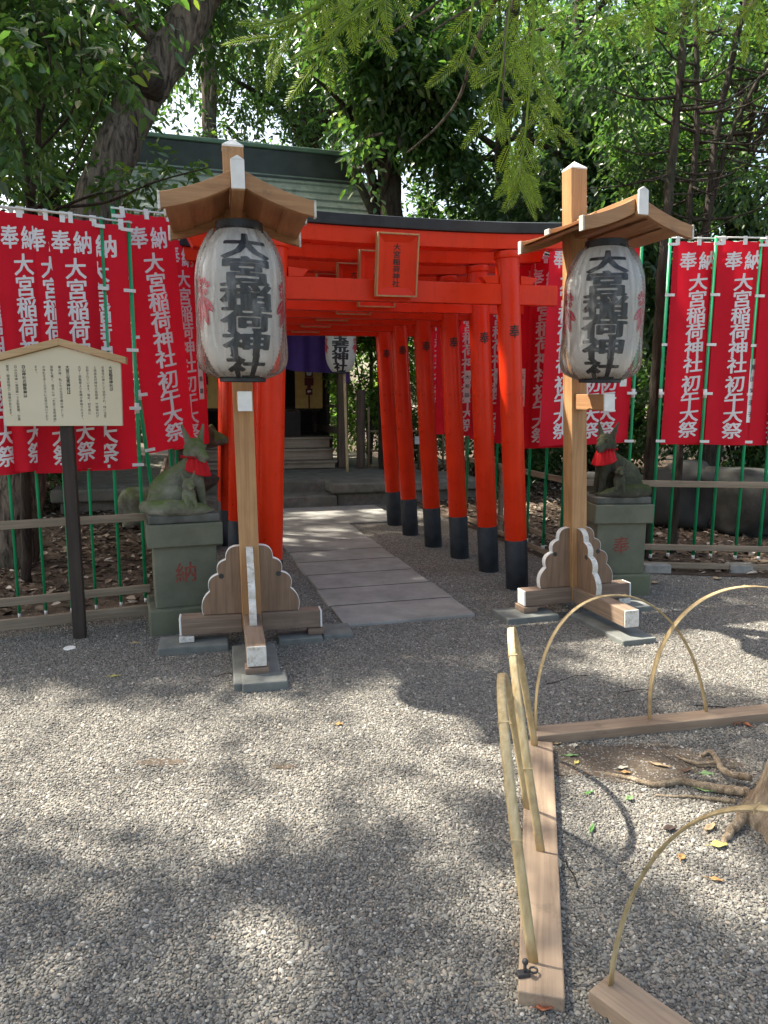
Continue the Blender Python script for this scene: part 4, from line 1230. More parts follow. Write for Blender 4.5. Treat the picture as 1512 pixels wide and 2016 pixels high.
# stone steps and platform
t = thing('stone_steps', 'two worn stone steps at the end of the slab path', 'steps', SL(0, 0), AX)
m = MB(); m.box((-.30, .27, .07), (1.95, .54, .17)); m.build('step', M['old_stone'], t, .015, 3)
m = MB(); m.box((-.30, .90, .155), (1.85, .80, .335)); m.build('step', M['old_stone'], t, .015, 3)
t = thing('stone_platform', 'rough stone platform that carries the shrine hall', 'platform', SL(0, 0), AX)
m = MB(); m.box((-.3, 3.6, .15), (5.6, 4.7, .34)); m.build('top', M['old_stone'], t, .02, 3)
def rock(name, label, c, size, seed, mat, rz=0, group=None, parent=None, rough=.22):
    bm = bmesh.new(); bmesh.ops.create_icosphere(bm, subdivisions=4, radius=1)
    from mathutils import noise as mn
    for v_ in bm.verts:
        p = v_.co.copy()
        q = Vector([math.copysign(abs(a) ** .62, a) for a in p])
        n_ = mn.noise(p * 1.3 + Vector((seed * 7.1, 0, 0))) * rough + mn.noise(p * 3.5 + Vector((0, seed * 3.3, 0))) * rough * .35
        v_.co = Vector((q.x * size[0] / 2, q.y * size[1] / 2, q.z * size[2] / 2)) * (0.86 + n_)
    me = bpy.data.meshes.new(name); bm.to_mesh(me); bm.free()
    me.polygons.foreach_set('use_smooth', [True] * len(me.polygons)); me.materials.append(mat)
    o = bpy.data.objects.new(name, me); link(o, parent)
    o.location = c; o.rotation_euler = (0, 0, rz)
    if label: tag(o, label, 'rock', group)
    return o
for (x0, x1, y0, y1, z0, z1) in ((.60, 1.75, .02, 1.4, .175, .325), (1.765, 3.0, .06, 1.4, .17, .32), (.70, 1.45, .10, 1.3, -.03, .17), (1.465, 2.9, .14, 1.3, -.03, .165), (-3.1, -1.32, .10, 1.4, .16, .33), (-3.0, -1.40, .20, 1.3, -.03, .16)):
    m = MB(); nx, nz = 22, 5; rnd = random.Random(int(x0 * 100))
    m.box(((x0 + x1) / 2, (y0 + y1) / 2, (z0 + z1) / 2), (x1 - x0, y1 - y0, z1 - z0)); o = m.build('edge_stone', M['old_stone'], t, .035, 4)
# hall
hx, hy, hz = 0.0, 2.25, 0.33
t = thing('shrine_hall', 'small old wooden shrine hall with green copper roof and purple curtain', 'shrine', SL(hx, hy, hz), AX)
HW = 1.30
for i, (z0, z1, y) in enumerate(((0, .13, .0), (.13, .32, .22), (.32, .51, .44))):
    m = MB(); m.box((-.05, y + .15, (z0 + z1) / 2 - .012), (2 * HW - .2, .26, z1 - z0 - .03)); m.box((-.05, y + .14, z1 - .02), (2 * HW - .12, .30, .035)); m.build('step', M['step_wood'], t, .006)
m = MB(); m.box((-.05, 1.75, .25), (2 * HW, 2.2, .52)); m.build('floor_board', M['hall'], t)
for x in (-HW, HW):
    for y in (.08, 2.4):
        m = MB(); m.box((x, y, 1.45), (.17, .17, 2.9)); m.build('post', M['hall_z'], t, .01)
    m = MB(); m.box((x, 1.8, 1.5), (.05, 1.1, 2.1)); m.build('side_wall', M['hall_dark'], t)
    m = MB(); m.box((x, 1.2, .62), (.06, 2.2, .12)); m.box((x, 1.2, 1.05), (.05, 2.2, .05)); m.build('rail', M['hall'], t, .005)
m = MB(); m.box((0, 2.55, 1.5), (2 * HW, .08, 2.9)); m.build('back_wall', M['hall_dark'], t)
m = MB(); m.box((0, .08, 2.62), (2 * HW + .6, .16, .22)); m.build('lintel', M['hall'], t, .01)
m = MB(); m.box((0, 1.5, 2.95), (2 * HW + .5, 3.1, .06)); m.build('ceiling', M['hall_dark'], t)
m = MB(); m.box((.0, 1.55, .98), (2 * HW - .2, .06, .07)); m.box((0, 1.55, 1.75 + .42), (2 * HW - .2, .07, .1)); m.build('inner_rail', M['hall_dark'], t, .005)
for s in (-1, 1):                                        # yellow blinds with crest tassels
    x0 = s * .97
    m = MB(); m.box((x0, 1.46, 1.40), (.52, .025, .80)); bl = m.build('blind', M['blind'], t)
    m = MB()
    for k in (0,): 
        m.box((x0, 1.442, 1.66), (.15, .012, .16)); m.box((x0, 1.440, 1.50), (.17, .016, .15)); m.box((x0, 1.44, 1.40), (.07, .012, .06)); m.box((x0, 1.442, 1.31), (.13, .012, .12)); m.box((x0, 1.442, 1.12), (.03, .012, .26))
    m.build('tassel', M['maroon'], bl)
    m = MB()
    for k in range(5):
        a = 2 * math.pi * k / 5 + .3
        m.tube([(x0 + .032 * math.cos(a), 1.435, 1.66 + .032 * math.sin(a)), (x0 + .032 * math.cos(a), 1.431, 1.66 + .032 * math.sin(a))], .026, 12)
    m.tube([(x0 - .015, 1.435, 1.315), (x0 - .015, 1.431, 1.315)], .022, 10); m.tube([(x0 + .018, 1.435, 1.32), (x0 + .018, 1.431, 1.32)], .018, 10)
    m.build('crest', M['banner_ink'], bl)
m = MB(); m.box((.05, 1.38, 1.32), (.17, .012, .36)); pp = m.build('paper_notice', M['chalk'], t)
l = MB(); 
for k in range(3): column(l, ('御祈祷', 'お賽銭', '奉納')[k], .05 + .05 * (1 - k), 1.44, .04, .045, .07, lambda x, z: Vector((x, 1.372, z)), bold=.01)
l.build('lettering', M['ink'], pp)
# purple curtain, gathered up in the middle
def cur(u, w):
    x = -HW - .1 + (2 * HW + .2) * u
    low = .98 - .48 * math.exp(-((u - .36) / .17) ** 2)
    if u < .06 or u > .965: low = 1.15
    return (x, -.03 + .03 * math.sin(u * 60) + .03 * math.sin(u * 21 + 2 * w), 2.60 - low * w)
m = MB(); m.grid(cur, 110, 12); m.build('curtain', M['purple'], t)
m = MB(); m.tube([(-.35, -.08, 2.5), (-.35, -.08, 2.34)], .014, 8); m.lathe([(.012, .0), (.03, -.03), (.04, -.16)], (-.35, -.08, 2.34), 14); m.build('tassel', M['blind'], t)
# roof: stepped copper courses over a concave hip
rc, N = 1.0, 22
rows = []
def rect(a, b, rad, z, n=7):
    out = []
    for cx, cy, a0 in ((a - rad, b - rad, 0), (-a + rad, b - rad, 90), (-a + rad, -b + rad, 180), (a - rad, -b + rad, 270)):
        for k in range(n):
            w = R(a0 + 90 * k / (n - 1)); out.append((cx + rad * math.cos(w), cy + rad * math.sin(w), z))
    return out
m = MB(); ryc = .9; ring = 28
def rp(s): return 2.10 + .95 * s ** 1.15, .22 + 2.15 * s, 5.24 - 2.15 * (1 - (1 - s) ** 1.55)
vs = []
for i in range(N):
    a0, b0_, z0 = rp(i / N); a1, b1_, z1 = rp((i + 1) / N)
    vs += rect(a0 + .006, b0_ + .006, .10 + .45 * i / N, z0 + .004) + rect(a1 + .02, b1_ + .02, .10 + .45 * (i + 1) / N, z1 + .024) 
vs = [(x - .15, y + ryc, z - hz) for x, y, z in vs]
fs = []
for i in range(2 * N - 1):
    for k in range(ring):
        fs.append((i * ring + k, (i + 1) * ring + k, (i + 1) * ring + (k + 1) % ring, i * ring + (k + 1) % ring))
m.add(vs, fs, False)
aE, bE, zE = rp(1.0)
ed = [(x - .15, y + ryc, z - hz) for x, y, z in rect(aE + .02, bE + .02, .55, zE + .024) + rect(aE - .02, bE - .02, .55, zE - .10)]
m.add(ed, [(k, ring + k, ring + (k + 1) % ring, (k + 1) % ring) for k in range(ring)] + [tuple(ring + k for k in range(ring))])
rf_ = m.build('roof', M['copper'], t)
m = MB(); m.box((-.3, ryc, 5.40 - hz), (4.0, .42, .48)); m.box((-.3, ryc, 5.18 - hz), (4.16, .60, .05)); m.build('ridge', M['copper_dark'], rf_, .015)
m = MB(); m.box((-.3, ryc, 5.68 - hz), (4.25, .50, .07)); m.build('ridge_cap', M['copper_green'], rf_, .02)
for s in (-1, 1):
    m = MB(); m.prism([(-.30, 0), (.30, 0), (.36, .10), (.24, .18), (.26, .50), (.0, .60), (-.26, .50), (-.24, .18), (-.36, .10)], frame((s * 2.05 - .3, ryc, 5.06 - hz), (0, 1, 0), (0, 0, 1)), .09); m.build('ridge_end', M['copper_dark'], rf_, .01)

# things in front of and inside the hall
m_ = thing('offering_box', 'dark slatted offering box inside the shrine hall', 'offering box', SL(.35, hy + .78, hz + .515), AX)
m = MB(); m.box((0, .2, .22), (.68, .42, .44)); m.build('box', M['hall_dark'], m_, .008)
m = MB(); 
for k in range(9): m.box((-.3 + .075 * k, .2, .455), (.02, .40, .03))
m.build('grate', M['hall'], m_)
m_ = thing('bell_rope_box', 'low wooden stand beside the offering box', 'stand', SL(-.12, hy + .75, hz + .515), AX)
m = MB(); m.box((0, .15, .21), (.20, .25, .42)); m.build('body', M['hall'], m_, .005)
m = MB(); m.box((0, .15, .43), (.24, .29, .025)); m.build('top', M['hall'], m_, .004)
paper_lantern('cream paper lantern hanging under the shrine eave, seen through the torii', SL(1.09, hy - .72, 1.94), AX, '三宝荒神社', h=.80, r=.25, cover=False, turn=-.25)
for i, (px, py, y, top, lb) in enumerate(((680, 925, 12.0, 2.15, 'thin yellow bamboo pole before the shrine post, seen through the torii'), (394, 925, 12.0, 2.6, 'thin yellow bamboo pole beside the stone fox head'))):
    q = P(px, py, y); m = MB()
    zz = [0 + top * k / 14 for k in range(15)]
    m.tube([(0.03 * (top - z_) - 0.03, 0, z_) for z_ in zz], [.022 * (1.12 if k % 3 == 0 else 1) for k in range(15)], 12)
    o = m.build('bamboo_pole', M['bamboo'], None); o.location = (q.x, q.y, .32); tag(o, lb, 'bamboo pole', 'bamboo poles at the shrine')
# brown gate post and lattice fence beside the hall
m = MB(); m.tube([(0, 0, 0), (0, 0, 1.35)], .075, 16); o = m.build('gate_post', M['hall_z'], None, .004); o.location = SL(1.58, 2.15, .32); tag(o, 'round brown post between the shrine hall and the lattice fence', 'post')
t = thing('lattice_fence', 'open brown bamboo lattice fence beside the shrine hall', 'fence', SL(1.70, 2.15, .3), AX)
for x in (.02, .46, .95, 1.4, 1.85):
    m = MB(); m.tube([(x, 0, 0), (x, 0, 1.08)], .021, 10); m.build('upright', M['bamboo_old'], t)
for z in (.06, .32, .66):
    m = MB(); m.tube([(-.06, .03, z), (1.95, .03, z)], .020, 10); m.build('crosspiece', M['bamboo_old'], t)
m = MB(); q = P(748, 865, 11.5); m.box((0, 0, 0), (.16, .02, .14)); o = m.build('small_sign', M['chalk'], None, .003); o.location = SL(2.62, 2.08, .80); o.rotation_euler = (0, 0, AX); tag(o, 'small white blank plate on the lattice fence', 'sign')

# stone lantern behind the fox
q = P(372, 985, 7.4); q.z = 0
t = thing('stone_lantern', 'dark mossy stone lantern with curled roof corners behind the fox', 'stone lantern', q, R(12))
t.scale = (1.1, 1.1, 1.0)
def hexa(prof, name, mat, seg=6, bevel=.008):
    m = MB(); vs = []
    m.lathe(prof, seg=seg, smooth=False); n = len(prof)
    m.f.append(tuple(range(seg))[::-1]); m.smooth.append(False); m.f.append(tuple((n - 1) * seg + k for k in range(seg))); m.smooth.append(False)
    return m.build(name, mat, t, bevel)
hexa([(.30, 0), (.30, .14), (.22, .20), (.16, .24)], 'base', M['stone_dark'])
hexa([(.115, .24), (.105, .36), (.125, .40), (.105, .44), (.115, .56)], 'shaft', M['stone_dark'], 16)
hexa([(.14, .56), (.27, .66), (.29, .72), (.22, .76)], 'platform', M['stone_dark'])
hexa([(.17, .76), (.17, 1.02)], 'fire_box', M['stone_dark'])
rfm = hexa([(.20, 1.02), (.40, 1.08), (.40, 1.12), (.24, 1.22), (.10, 1.32), (.06, 1.33)], 'roof', M['moss'])
for k in range(6):
    a = 2 * math.pi * k / 6; m = MB()
    m.tube([(math.cos(a) * r_, math.sin(a) * r_, z_) for r_, z_ in ((.33, 1.12), (.40, 1.12), (.45, 1.15), (.46, 1.20), (.43, 1.225), (.405, 1.20), (.42, 1.18))], [.03, .034, .034, .03, .028, .024, .02], 10); m.build('corner_curl', M['moss'], rfm)
m = MB(); ball(m, (0, 0, 1.42), (.08, .08, .11)); m.build('finial', M['moss'], t)

# boulders behind the fence at the hoops
M['boulder'] = plain('grey_boulder', (0.038, 0.039, 0.037), 0.9, 0.45, 2.5, 0.5, 25, 0.25)
for (px, py, y, sx_, sy_, sz_, sd, lb) in ((1345, 990, 8.9, 1.1, 1.0, .95, 1, 'large grey boulder half hidden by the leaning trunk'), (1450, 985, 8.6, 1.5, 1.1, .95, 2, 'largest pale grey boulder behind the bare fence poles'), (1590, 985, 8.5, 1.3, 1.1, .9, 9, 'grey boulder at the photo\'s right edge'), (1215, 980, 9.4, 1.0, .9, .8, 4, 'dark boulder behind the dark fox')):
    q = P(px, py, y); rock('boulder', lb, (q.x, q.y, sz_ * .36), (sx_, sy_, sz_), sd, M['boulder'], sd, 'boulders behind the fence')
for k, (px, py) in enumerate(((1298, 962), (1340, 966), (1392, 966), (1432, 968), (1478, 970), (1506, 970))):
    q = G(px, py, .05); rock('edging_stone', 'small edging stone at the foot of the boulders', (q.x, q.y, .06), (.34, .24, .2), 20 + k, M['boulder'], k, 'edging stones below the boulders')
q = P(285, 985, 8.6); rock('boulder', 'mossy stone block behind the fence near the stone lantern', (q.x, q.y, .22), (.7, .5, .55), 31, M['moss'], .4, 'boulders behind the fence')
# ------------------------------------------------------------------ trees
def leaf_mat(name, stops, rough=0.40, trans=0.44, tcol=None):
    t = NT(name)
    ge = t.new('NewGeometry')
    c = t.ramp(ge.outputs['Random Per Island'], stops)
    t.col(c).rough(rough, 0.5)
    tr = t.new('BsdfTranslucent'); t.link(t.mix(1.0, c, tcol or (1.5, 1.7, 0.75), 'MULTIPLY'), tr.inputs['Color'])
    mx = t.new('MixShader'); mx.inputs[0].default_value = trans
    t.link(t.b.outputs[0], mx.inputs[1]); t.link(tr.outputs[0], mx.inputs[2]); t.link(mx.outputs[0], t.n['Material Output'].inputs['Surface'])
    return t.m
M['leaf_dark'] = leaf_mat('dark_evergreen_leaf', [(0, (.034, .074, .032)), (.5, (.058, .118, .046)), (.85, (.086, .16, .055)), (1, (.14, .20, .055))])
M['leaf_gloss'] = leaf_mat('glossy_leaf', [(0, (.032, .07, .026)), (.5, (.055, .115, .04)), (.9, (.085, .16, .045)), (1, (.16, .20, .045))], 0.30, 0.40)
M['leaf_fresh'] = leaf_mat('fresh_leaf', [(0, (.07, .15, .03)), (.5, (.13, .24, .045)), (1, (.22, .33, .07))], 0.4, 0.5)
M['leaf_shaded'] = leaf_mat('shaded_leaf', [(0, (.022, .05, .024)), (.5, (.042, .085, .038)), (.88, (.07, .13, .05)), (1, (.11, .155, .055))], 0.36, 0.42)  # leaf colour darkened in place of canopy shade on the right-hand trees
M['needle'] = leaf_mat('fresh_needle', [(0, (.13, .20, .022)), (.5, (.21, .29, .03)), (1, (.30, .38, .04))], 0.4, 0.5)
def bark(name, a, b, sc=1.0):
    t = NT(name); v = t.coords('Object', (14 * sc, 14 * sc, 2.2 * sc))
    n = t.noise(v, 1.6, 7, 0.65, 0.8)
    v2 = t.coords()
    c = t.ramp(n, [(0.36, a), (0.62, b)])
    c = t.mix(t.ramp(t.noise(v2, 2.5, 5), [(0.5, 0.0), (0.75, 0.5)]), c, (0.075, 0.09, 0.05))
    t.col(c).rough(0.9, 0.2); t.bump(n, 1.0, 0.06)
    return t.m
M['bark'] = bark('grey_brown_bark', (0.028, 0.022, 0.017), (0.21, 0.175, 0.14))
M['bark_dark'] = bark('dark_bark', (0.022, 0.018, 0.014), (0.07, 0.056, 0.045))
M['bark_pale'] = bark('pale_fibrous_bark', (0.34, 0.255, 0.175), (0.58, 0.46, 0.335), 1.6)

def leaf_geo(pos, d, nrm, ln, wd):
    d = d / np.linalg.norm(d, axis=1, keepdims=True)
    sd = np.cross(d, nrm); sd /= (np.linalg.norm(sd, axis=1, keepdims=True) + 1e-9)
    up = np.cross(sd, d)
    ln = ln[:, None]; wd = wd[:, None]
    dz = np.array([0, 0, -1.0])
    tip = pos + d * ln + dz * ln * 0.12
    r1 = pos + d * ln * .33 + sd * wd * .5 + up * wd * .14; l1 = pos + d * ln * .33 - sd * wd * .5 + up * wd * .14
    r2 = pos + d * ln * .70 + sd * wd * .40 + up * wd * .10 + dz * ln * .05; l2 = pos + d * ln * .70 - sd * wd * .40 + up * wd * .10 + dz * ln * .05
    V = np.stack([pos, r1, r2, tip, l2, l1], 1).reshape(-1, 3)
    n = len(pos); b = (np.arange(n) * 6)[:, None]
    F = np.concatenate([b + np.array([[0, 1, 2, 3]]), b + np.array([[0, 3, 4, 5]])], 1).reshape(-1, 4)
    return V, F
def unit(a): return a / (np.linalg.norm(a, axis=-1, keepdims=True) + 1e-9)
def clump_noise(p, f, ph):
    return (np.sin(p[:, 0] * f + ph) * np.sin(p[:, 1] * f * 1.1 + 2 * ph) + np.sin(p[:, 2] * f * 1.3 + 3 * ph + p[:, 0] * f * .6) * np.sin(p[:, 1] * f * .7 - p[:, 2] * f * .5 + ph) ) * .5
def crown_mesh(name, blobs, twigs, leaf, seed, mat, twig_len=.45, per=8, clump=1.6, thr=-0.15, keep=None, droop=.35, shell=2.4):
    rg = np.random.default_rng(seed)
    B = np.array(blobs, float)
    w = B[:, 3] * B[:, 4] * B[:, 5]; w = w ** .8; w /= w.sum()
    k = rg.choice(len(B), int(twigs * 1.9), p=w)
    dirs = unit(rg.normal(size=(len(k), 3)))
    rad = rg.uniform(0, 1, len(k)) ** (1 / shell)
    p = B[k, :3] + dirs * B[k, 3:6] * rad[:, None]
    ok = clump_noise(p, clump, seed * 1.7) + rg.normal(0, .12, len(p)) > thr
    p, dirs = p[ok][:twigs], dirs[ok][:twigs]
    td = unit(dirs * .7 + rg.normal(0, .55, p.shape) + np.array([0, 0, -droop]))
    L = twig_len * rg.uniform(.6, 1.3, len(p))
    tt = (np.arange(per) + .6) / per
    pos = p[:, None, :] + td[:, None, :] * (L[:, None] * tt[None, :])[:, :, None]
    pos[:, :, 2] -= (L[:, None] * .22 * tt[None, :] ** 2)
    up = unit(rg.normal(0, .35, p.shape) + np.array([0, 0, 1.0]))
    sd = unit(np.cross(td, up))
    sg = np.where(np.arange(per) % 2 == 0, 1, -1)[None, :, None]
    ld = td[:, None, :] * .65 + sd[:, None, :] * sg * .85 + rg.normal(0, .22, pos.shape) + np.array([0, 0, -.22])
    nr = unit(up[:, None, :] + rg.normal(0, .38, pos.shape))
    pos, ld, nr = pos.reshape(-1, 3), ld.reshape(-1, 3), nr.reshape(-1, 3)
    if keep is not None:
        q = keep(pos, rg); pos, ld, nr = pos[q], ld[q], nr[q]
    s = rg.uniform(.65, 1.2, len(pos))
    V, F = leaf_geo(pos, ld, nr, leaf[0] * s, leaf[1] * s * rg.uniform(.85, 1.15, len(pos)))
    return np_mesh(name, V, F, mat)
def bez(pts, n=14):
    """smooth curve through points"""
    pts = [Vector(p) for p in pts]
    out = []
    for i in range(len(pts) - 1):
        p0, p1, p2, p3 = pts[max(i - 1, 0)], pts[i], pts[i + 1], pts[min(i + 2, len(pts) - 1)]
        for k in range(n):
            t_ = k / n
            out.append(0.5 * ((2 * p1) + (p2 - p0) * t_ + (2 * p0 - 5 * p1 + 4 * p2 - p3) * t_ ** 2 + (3 * p1 - p0 - 3 * p2 + p3) * t_ ** 3))
    out.append(pts[-1]); return out
def limb(mb, pts, r0, r1, seg=10, n=8, wob=0.0, seed=0):
    c = bez(pts, n); m_ = len(c); rnd = random.Random(seed)
    c = [p + Vector((rnd.uniform(-1, 1), rnd.uniform(-1, 1), 0)) * wob for p in c]
    mb.tube(c, [(r0 + (r1 - r0) * i / (m_ - 1)) * (1 + .05 * math.sin(i * 1.7 + seed)) for i in range(m_)], seg)
    return c
def obj_of(mesh, name, parent):
    o = bpy.data.objects.new(name, mesh); return link(o, parent)
def branches(mb, seed, base, top, blobs, r, n):
    """limbs from the trunk line out into the crown lumps"""
    rnd = random.Random(seed)
    for i in range(n):
        b = blobs[i % len(blobs)]
        tz = rnd.uniform(.35, .95)
        s = Vector(base).lerp(Vector(top), tz)
        e = Vector((b[0] + rnd.uniform(-.7, .7) * b[3], b[1] + rnd.uniform(-.7, .7) * b[4], b[2] + rnd.uniform(-.5, .6) * b[5]))
        if e.z < s.z - .6: e.z = s.z + rnd.uniform(-.3, .8)
        m_ = s.lerp(e, .5) + Vector((rnd.uniform(-.3, .3), rnd.uniform(-.3, .3), rnd.uniform(.0, .5)))
        limb(mb, [s, m_, e], r * (1.05 - tz * .6) * .5, r * .06, 7, 5)
def tree(name, label, base, trunk_pts, r0, r1, blobs, twigs, leaf, seed, lm, bm_, group=None, nb=8, **kw):
    t = thing(name, label, 'tree', base, 0, group)
    m = MB(); pts = [Vector(p) for p in trunk_pts]
    limb(m, pts, r0, r1, 14, 8, r0 * .10, seed)
    c = m.build('trunk', bm_, t)
    m = MB(); branches(m, seed, pts[0].lerp(pts[-1], .2), pts[-1], blobs, r0, nb); m.build('limbs', bm_, t)
    obj_of(crown_mesh('crown', blobs, twigs, leaf, seed, lm, **kw), 'crown', t)
    return t

# sun patches on the ground; crown leaves that would shade them are cut out
def poly(pts): return np.array([tuple(G(x, y))[:2] for x, y in pts])
LIT = [poly([(-250, 1345), (120, 1345), (300, 1385), (470, 1350), (600, 1375), (760, 1330), (930, 1345), (1000, 1420), (985, 1560), (930, 1650), (820, 1690), (640, 1660), (420, 1740), (220, 1690), (60, 1760), (-250, 1640)]),
       poly([(1110, 1300), (1230, 1282), (1330, 1235), (1512, 1200), (1700, 1200), (1700, 1330), (1512, 1370), (1430, 1392), (1350, 1335), (1210, 1330)]),
       poly([(1120, 1560), (1230, 1530), (1400, 1580), (1512, 1700), (1620, 1760), (1560, 1880), (1400, 1850), (1300, 1780), (1180, 1760), (1090, 1640)]),
       poly([(-200, 1900), (60, 1880), (180, 1960), (330, 2016), (200, 2100), (-200, 2100)]), poly([(420, 1860), (560, 1830), (700, 1900), (640, 1960), (480, 1930)]), poly([(760, 1800), (860, 1760), (930, 1830), (880, 1930), (790, 1900)]),
       poly([(545, 1002), (700, 1000), (660, 1026), (545, 1030)]), poly([(545, 962), (690, 966), (640, 982), (545, 984)]), poly([(385, 930), (425, 930), (425, 965), (385, 965)]),
       poly([(985, 1480), (1110, 1460), (1110, 1560), (1000, 1640)])]
def inside(P_, poly_):
    x, y = P_[:, 0], P_[:, 1]; r_ = np.zeros(len(x), bool); n = len(poly_)
    for i in range(n):
        x1, y1 = poly_[i]; x2, y2 = poly_[(i + 1) % n]
        c = ((y1 > y) != (y2 > y)) & (x < (x2 - x1) * (y - y1) / (y2 - y1 + 1e-12) + x1)
        r_ ^= c
    return r_
def shadow_of(p):
    k = p[:, 2] / math.tan(SUN_EL)
    return np.stack([p[:, 0] - SUN_DIR.x * k, p[:, 1] - SUN_DIR.y * k], 1)
THIN = [poly([(-300, 1690), (1000, 1690), (1000, 2200), (-300, 2200)]), poly([(990, 1440), (1700, 1440), (1700, 2100), (990, 2100)])]  # canopy leaves thinned over these zones to let partial sun in
def canopy_keep(p, rg):
    g_ = shadow_of(p) + rg.normal(0, .13, (len(p), 2))
    lit = np.zeros(len(p), bool)
    for q in LIT: lit |= inside(g_, q)
    lit &= rg.uniform(0, 1, len(p)) > .05                # a few leaves still hang in the holes
    u_ = rg.uniform(0, 1, len(p))
    return ~lit & ~(inside(g_, THIN[0]) & (u_ < .54)) & ~(inside(g_, THIN[1]) & (u_ < .66))
def lit_keep(p, rg):  # drops most leaves that would shade the two main sun patches
    g_ = shadow_of(p)
    return ~((inside(g_, LIT[0]) | inside(g_, LIT[1])) & (rg.uniform(0, 1, len(p)) < .85))
def over_frame(p):
    """leaves that would hang into the view between camera and scene are left to the trees that show there"""
    y = np.maximum(p[:, 1], .05)
    return (p[:, 1] > 0) & ((p[:, 2] - EYE) / y < .66) & (np.abs(p[:, 0]) / y < .64)
def canopy_keep2(p, rg): return canopy_keep(p, rg) & ~over_frame(p)

# unseen canopy overhead, trunks outside the picture; crowns cut open for sun patches
def canopy_tree(label, base, h, blobs, twigs, seed):
    t = thing('canopy_tree', label, 'tree', base, 0, 'tall trees whose crowns shade the gravel')
    m = MB(); limb(m, [(0, 0, -.1), (.1, .1, h * .5), (.3, 0, h)], .22, .09, 12, 8, .02, seed); m.build('trunk', M['bark'], t)
    wb = [(b[0] - base[0], b[1] - base[1], b[2]) + tuple(b[3:]) for b in blobs]
    m = MB(); branches(m, seed, (0, 0, h * .5), (.3, 0, h), wb, .045, 9); m.build('limbs', M['bark'], t)
    off = np.array([base[0], base[1], 0])
    mesh = crown_mesh('crown', blobs, twigs, (.17, .085), seed, M['leaf_dark'], twig_len=.6, per=9, clump=.9, thr=-1.2, keep=canopy_keep2, shell=3)
    for v_ in (mesh,):
        co = np.empty(len(v_.vertices) * 3, np.float32); v_.vertices.foreach_get('co', co); co = co.reshape(-1, 3) - off; v_.vertices.foreach_set('co', co.ravel().astype(np.float32)); v_.update()
    obj_of(mesh, 'crown', t)
canopy_tree('tall evergreen rising beyond the left edge, its high crown over the notice board', (-8.6, 6.9, 0), 8.5, [(-6.8, 4.4, 8.6, 3.2, 3.2, 1.1), (-4.2, 3.2, 8.9, 2.6, 2.6, 1.0), (-9.2, 7.0, 8.4, 2.6, 3, 1.2)], 4400, 11)
canopy_tree('tall evergreen further back beyond the left edge, its high crown over the torii', (-8.6, 11.5, 0), 9.0, [(-6.6, 9.6, 8.8, 3.0, 3.2, 1.2), (-8.5, 13.2, 9.2, 3.0, 3.0, 1.4), (-3.6, 9.8, 9.4, 2.4, 2.8, .9)], 4400, 12)
canopy_tree('tall evergreen standing behind the photographer, its crown overhead', (-5.4, -1.2, 0), 8.5, [(-5.0, .6, 8.8, 3.2, 2.6, 1.0), (-2.0, 2.2, 9.2, 2.4, 3.0, .9), (-6.4, -2.4, 8.6, 2.6, 2.4, 1.0)], 3600, 13)

# big leaning trunk beside the shrine roof
tb = G(22, 1112); tb.z = 0
W = lambda px, py, y: tuple(P(px, py, y) - tb)
blobs = [W(120, 20, 7.4) + (.8, .8, .5), W(20, 200, 6.9) + (.6, .6, .4), W(-60, 60, 7.2) + (1.2, 1.0, .9), W(330, -90, 8.2) + (1.2, 1.2, .8), W(560, -160, 8.6) + (1.3, 1.2, .7)]
t = thing('leaning_tree', 'thick leaning tree trunk with a knot, in front of the shrine roof', 'tree', tb)
m = MB(); limb(m, [(0, 0, -.1), W(55, 880, 6.75), W(112, 640, 6.95), W(186, 410, 7.2), W(270, 205, 7.5), W(343, 90, 7.7), W(400, -20, 7.9), W(470, -200, 8.3)], .21, .18, 22, 9, .006, 4)
m.build('trunk', M['bark'], t)
m = MB(); c = Vector(W(296, 165, 7.45)); m.tube([c + Vector((-.05, .06, -.02)), c + Vector((-.01, -.08, .0)), c + Vector((.03, -.20, .02)), c + Vector((.035, -.21, .02))], [.16, .165, .13, .08], 18); m.build('knot', M['bark_dark'], t)
m = MB(); limb(m, [W(330, 110, 7.7), W(250, 30, 7.5), W(140, -40, 7.3)], .08, .02); limb(m, [W(260, 240, 7.5), W(200, 120, 7.2), W(60, 60, 7.0)], .05, .012); m.build('limbs', M['bark'], t)
obj_of(crown_mesh('crown', blobs, 1050, (.115, .052), 21, M['leaf_gloss'], twig_len=.38, per=8, clump=2.6, thr=-.05), 'crown', t)

# camellia at the left edge, leaves close to the eye
cb = P(45, 1060, 5.9); cb.z = 0
W = lambda px, py, y: tuple(P(px, py, y) - cb)
blobs = [W(30, 50, 4.9) + (.48, .45, .32), W(150, 90, 5.1) + (.38, .4, .26), W(50, 230, 5.3) + (.40, .4, .30), W(215, 20, 5.4) + (.42, .4, .18), W(10, 370, 5.6) + (.34, .3, .30), W(130, 235, 5.5) + (.22, .3, .12), W(85, 390, 5.8) + (.32, .3, .12), W(290, 40, 5.5) + (.16, .2, .10), W(215, 130, 5.5) + (.2, .2, .08), W(245, 345, 5.9) + (.24, .2, .09), W(350, 335, 5.9) + (.22, .2, .06), W(60, 405, 5.9) + (.4, .3, .12), W(340, 110, 5.8) + (.14, .15, .05)]
t = thing('camellia_tree', 'glossy-leaved small tree with thin dark stems above the notice board', 'tree', cb)
m = MB(); limb(m, [(0, 0, -.05), W(50, 800, 5.9), W(58, 400, 5.9), W(30, 240, 5.8), W(-10, 130, 5.7)], .045, .015, 10, 8, .006, 2); limb(m, [W(58, 420, 5.9), W(75, 270, 5.7), W(70, 90, 5.4)], .03, .01); m.build('trunk', M['bark_dark'], t)
m = MB()
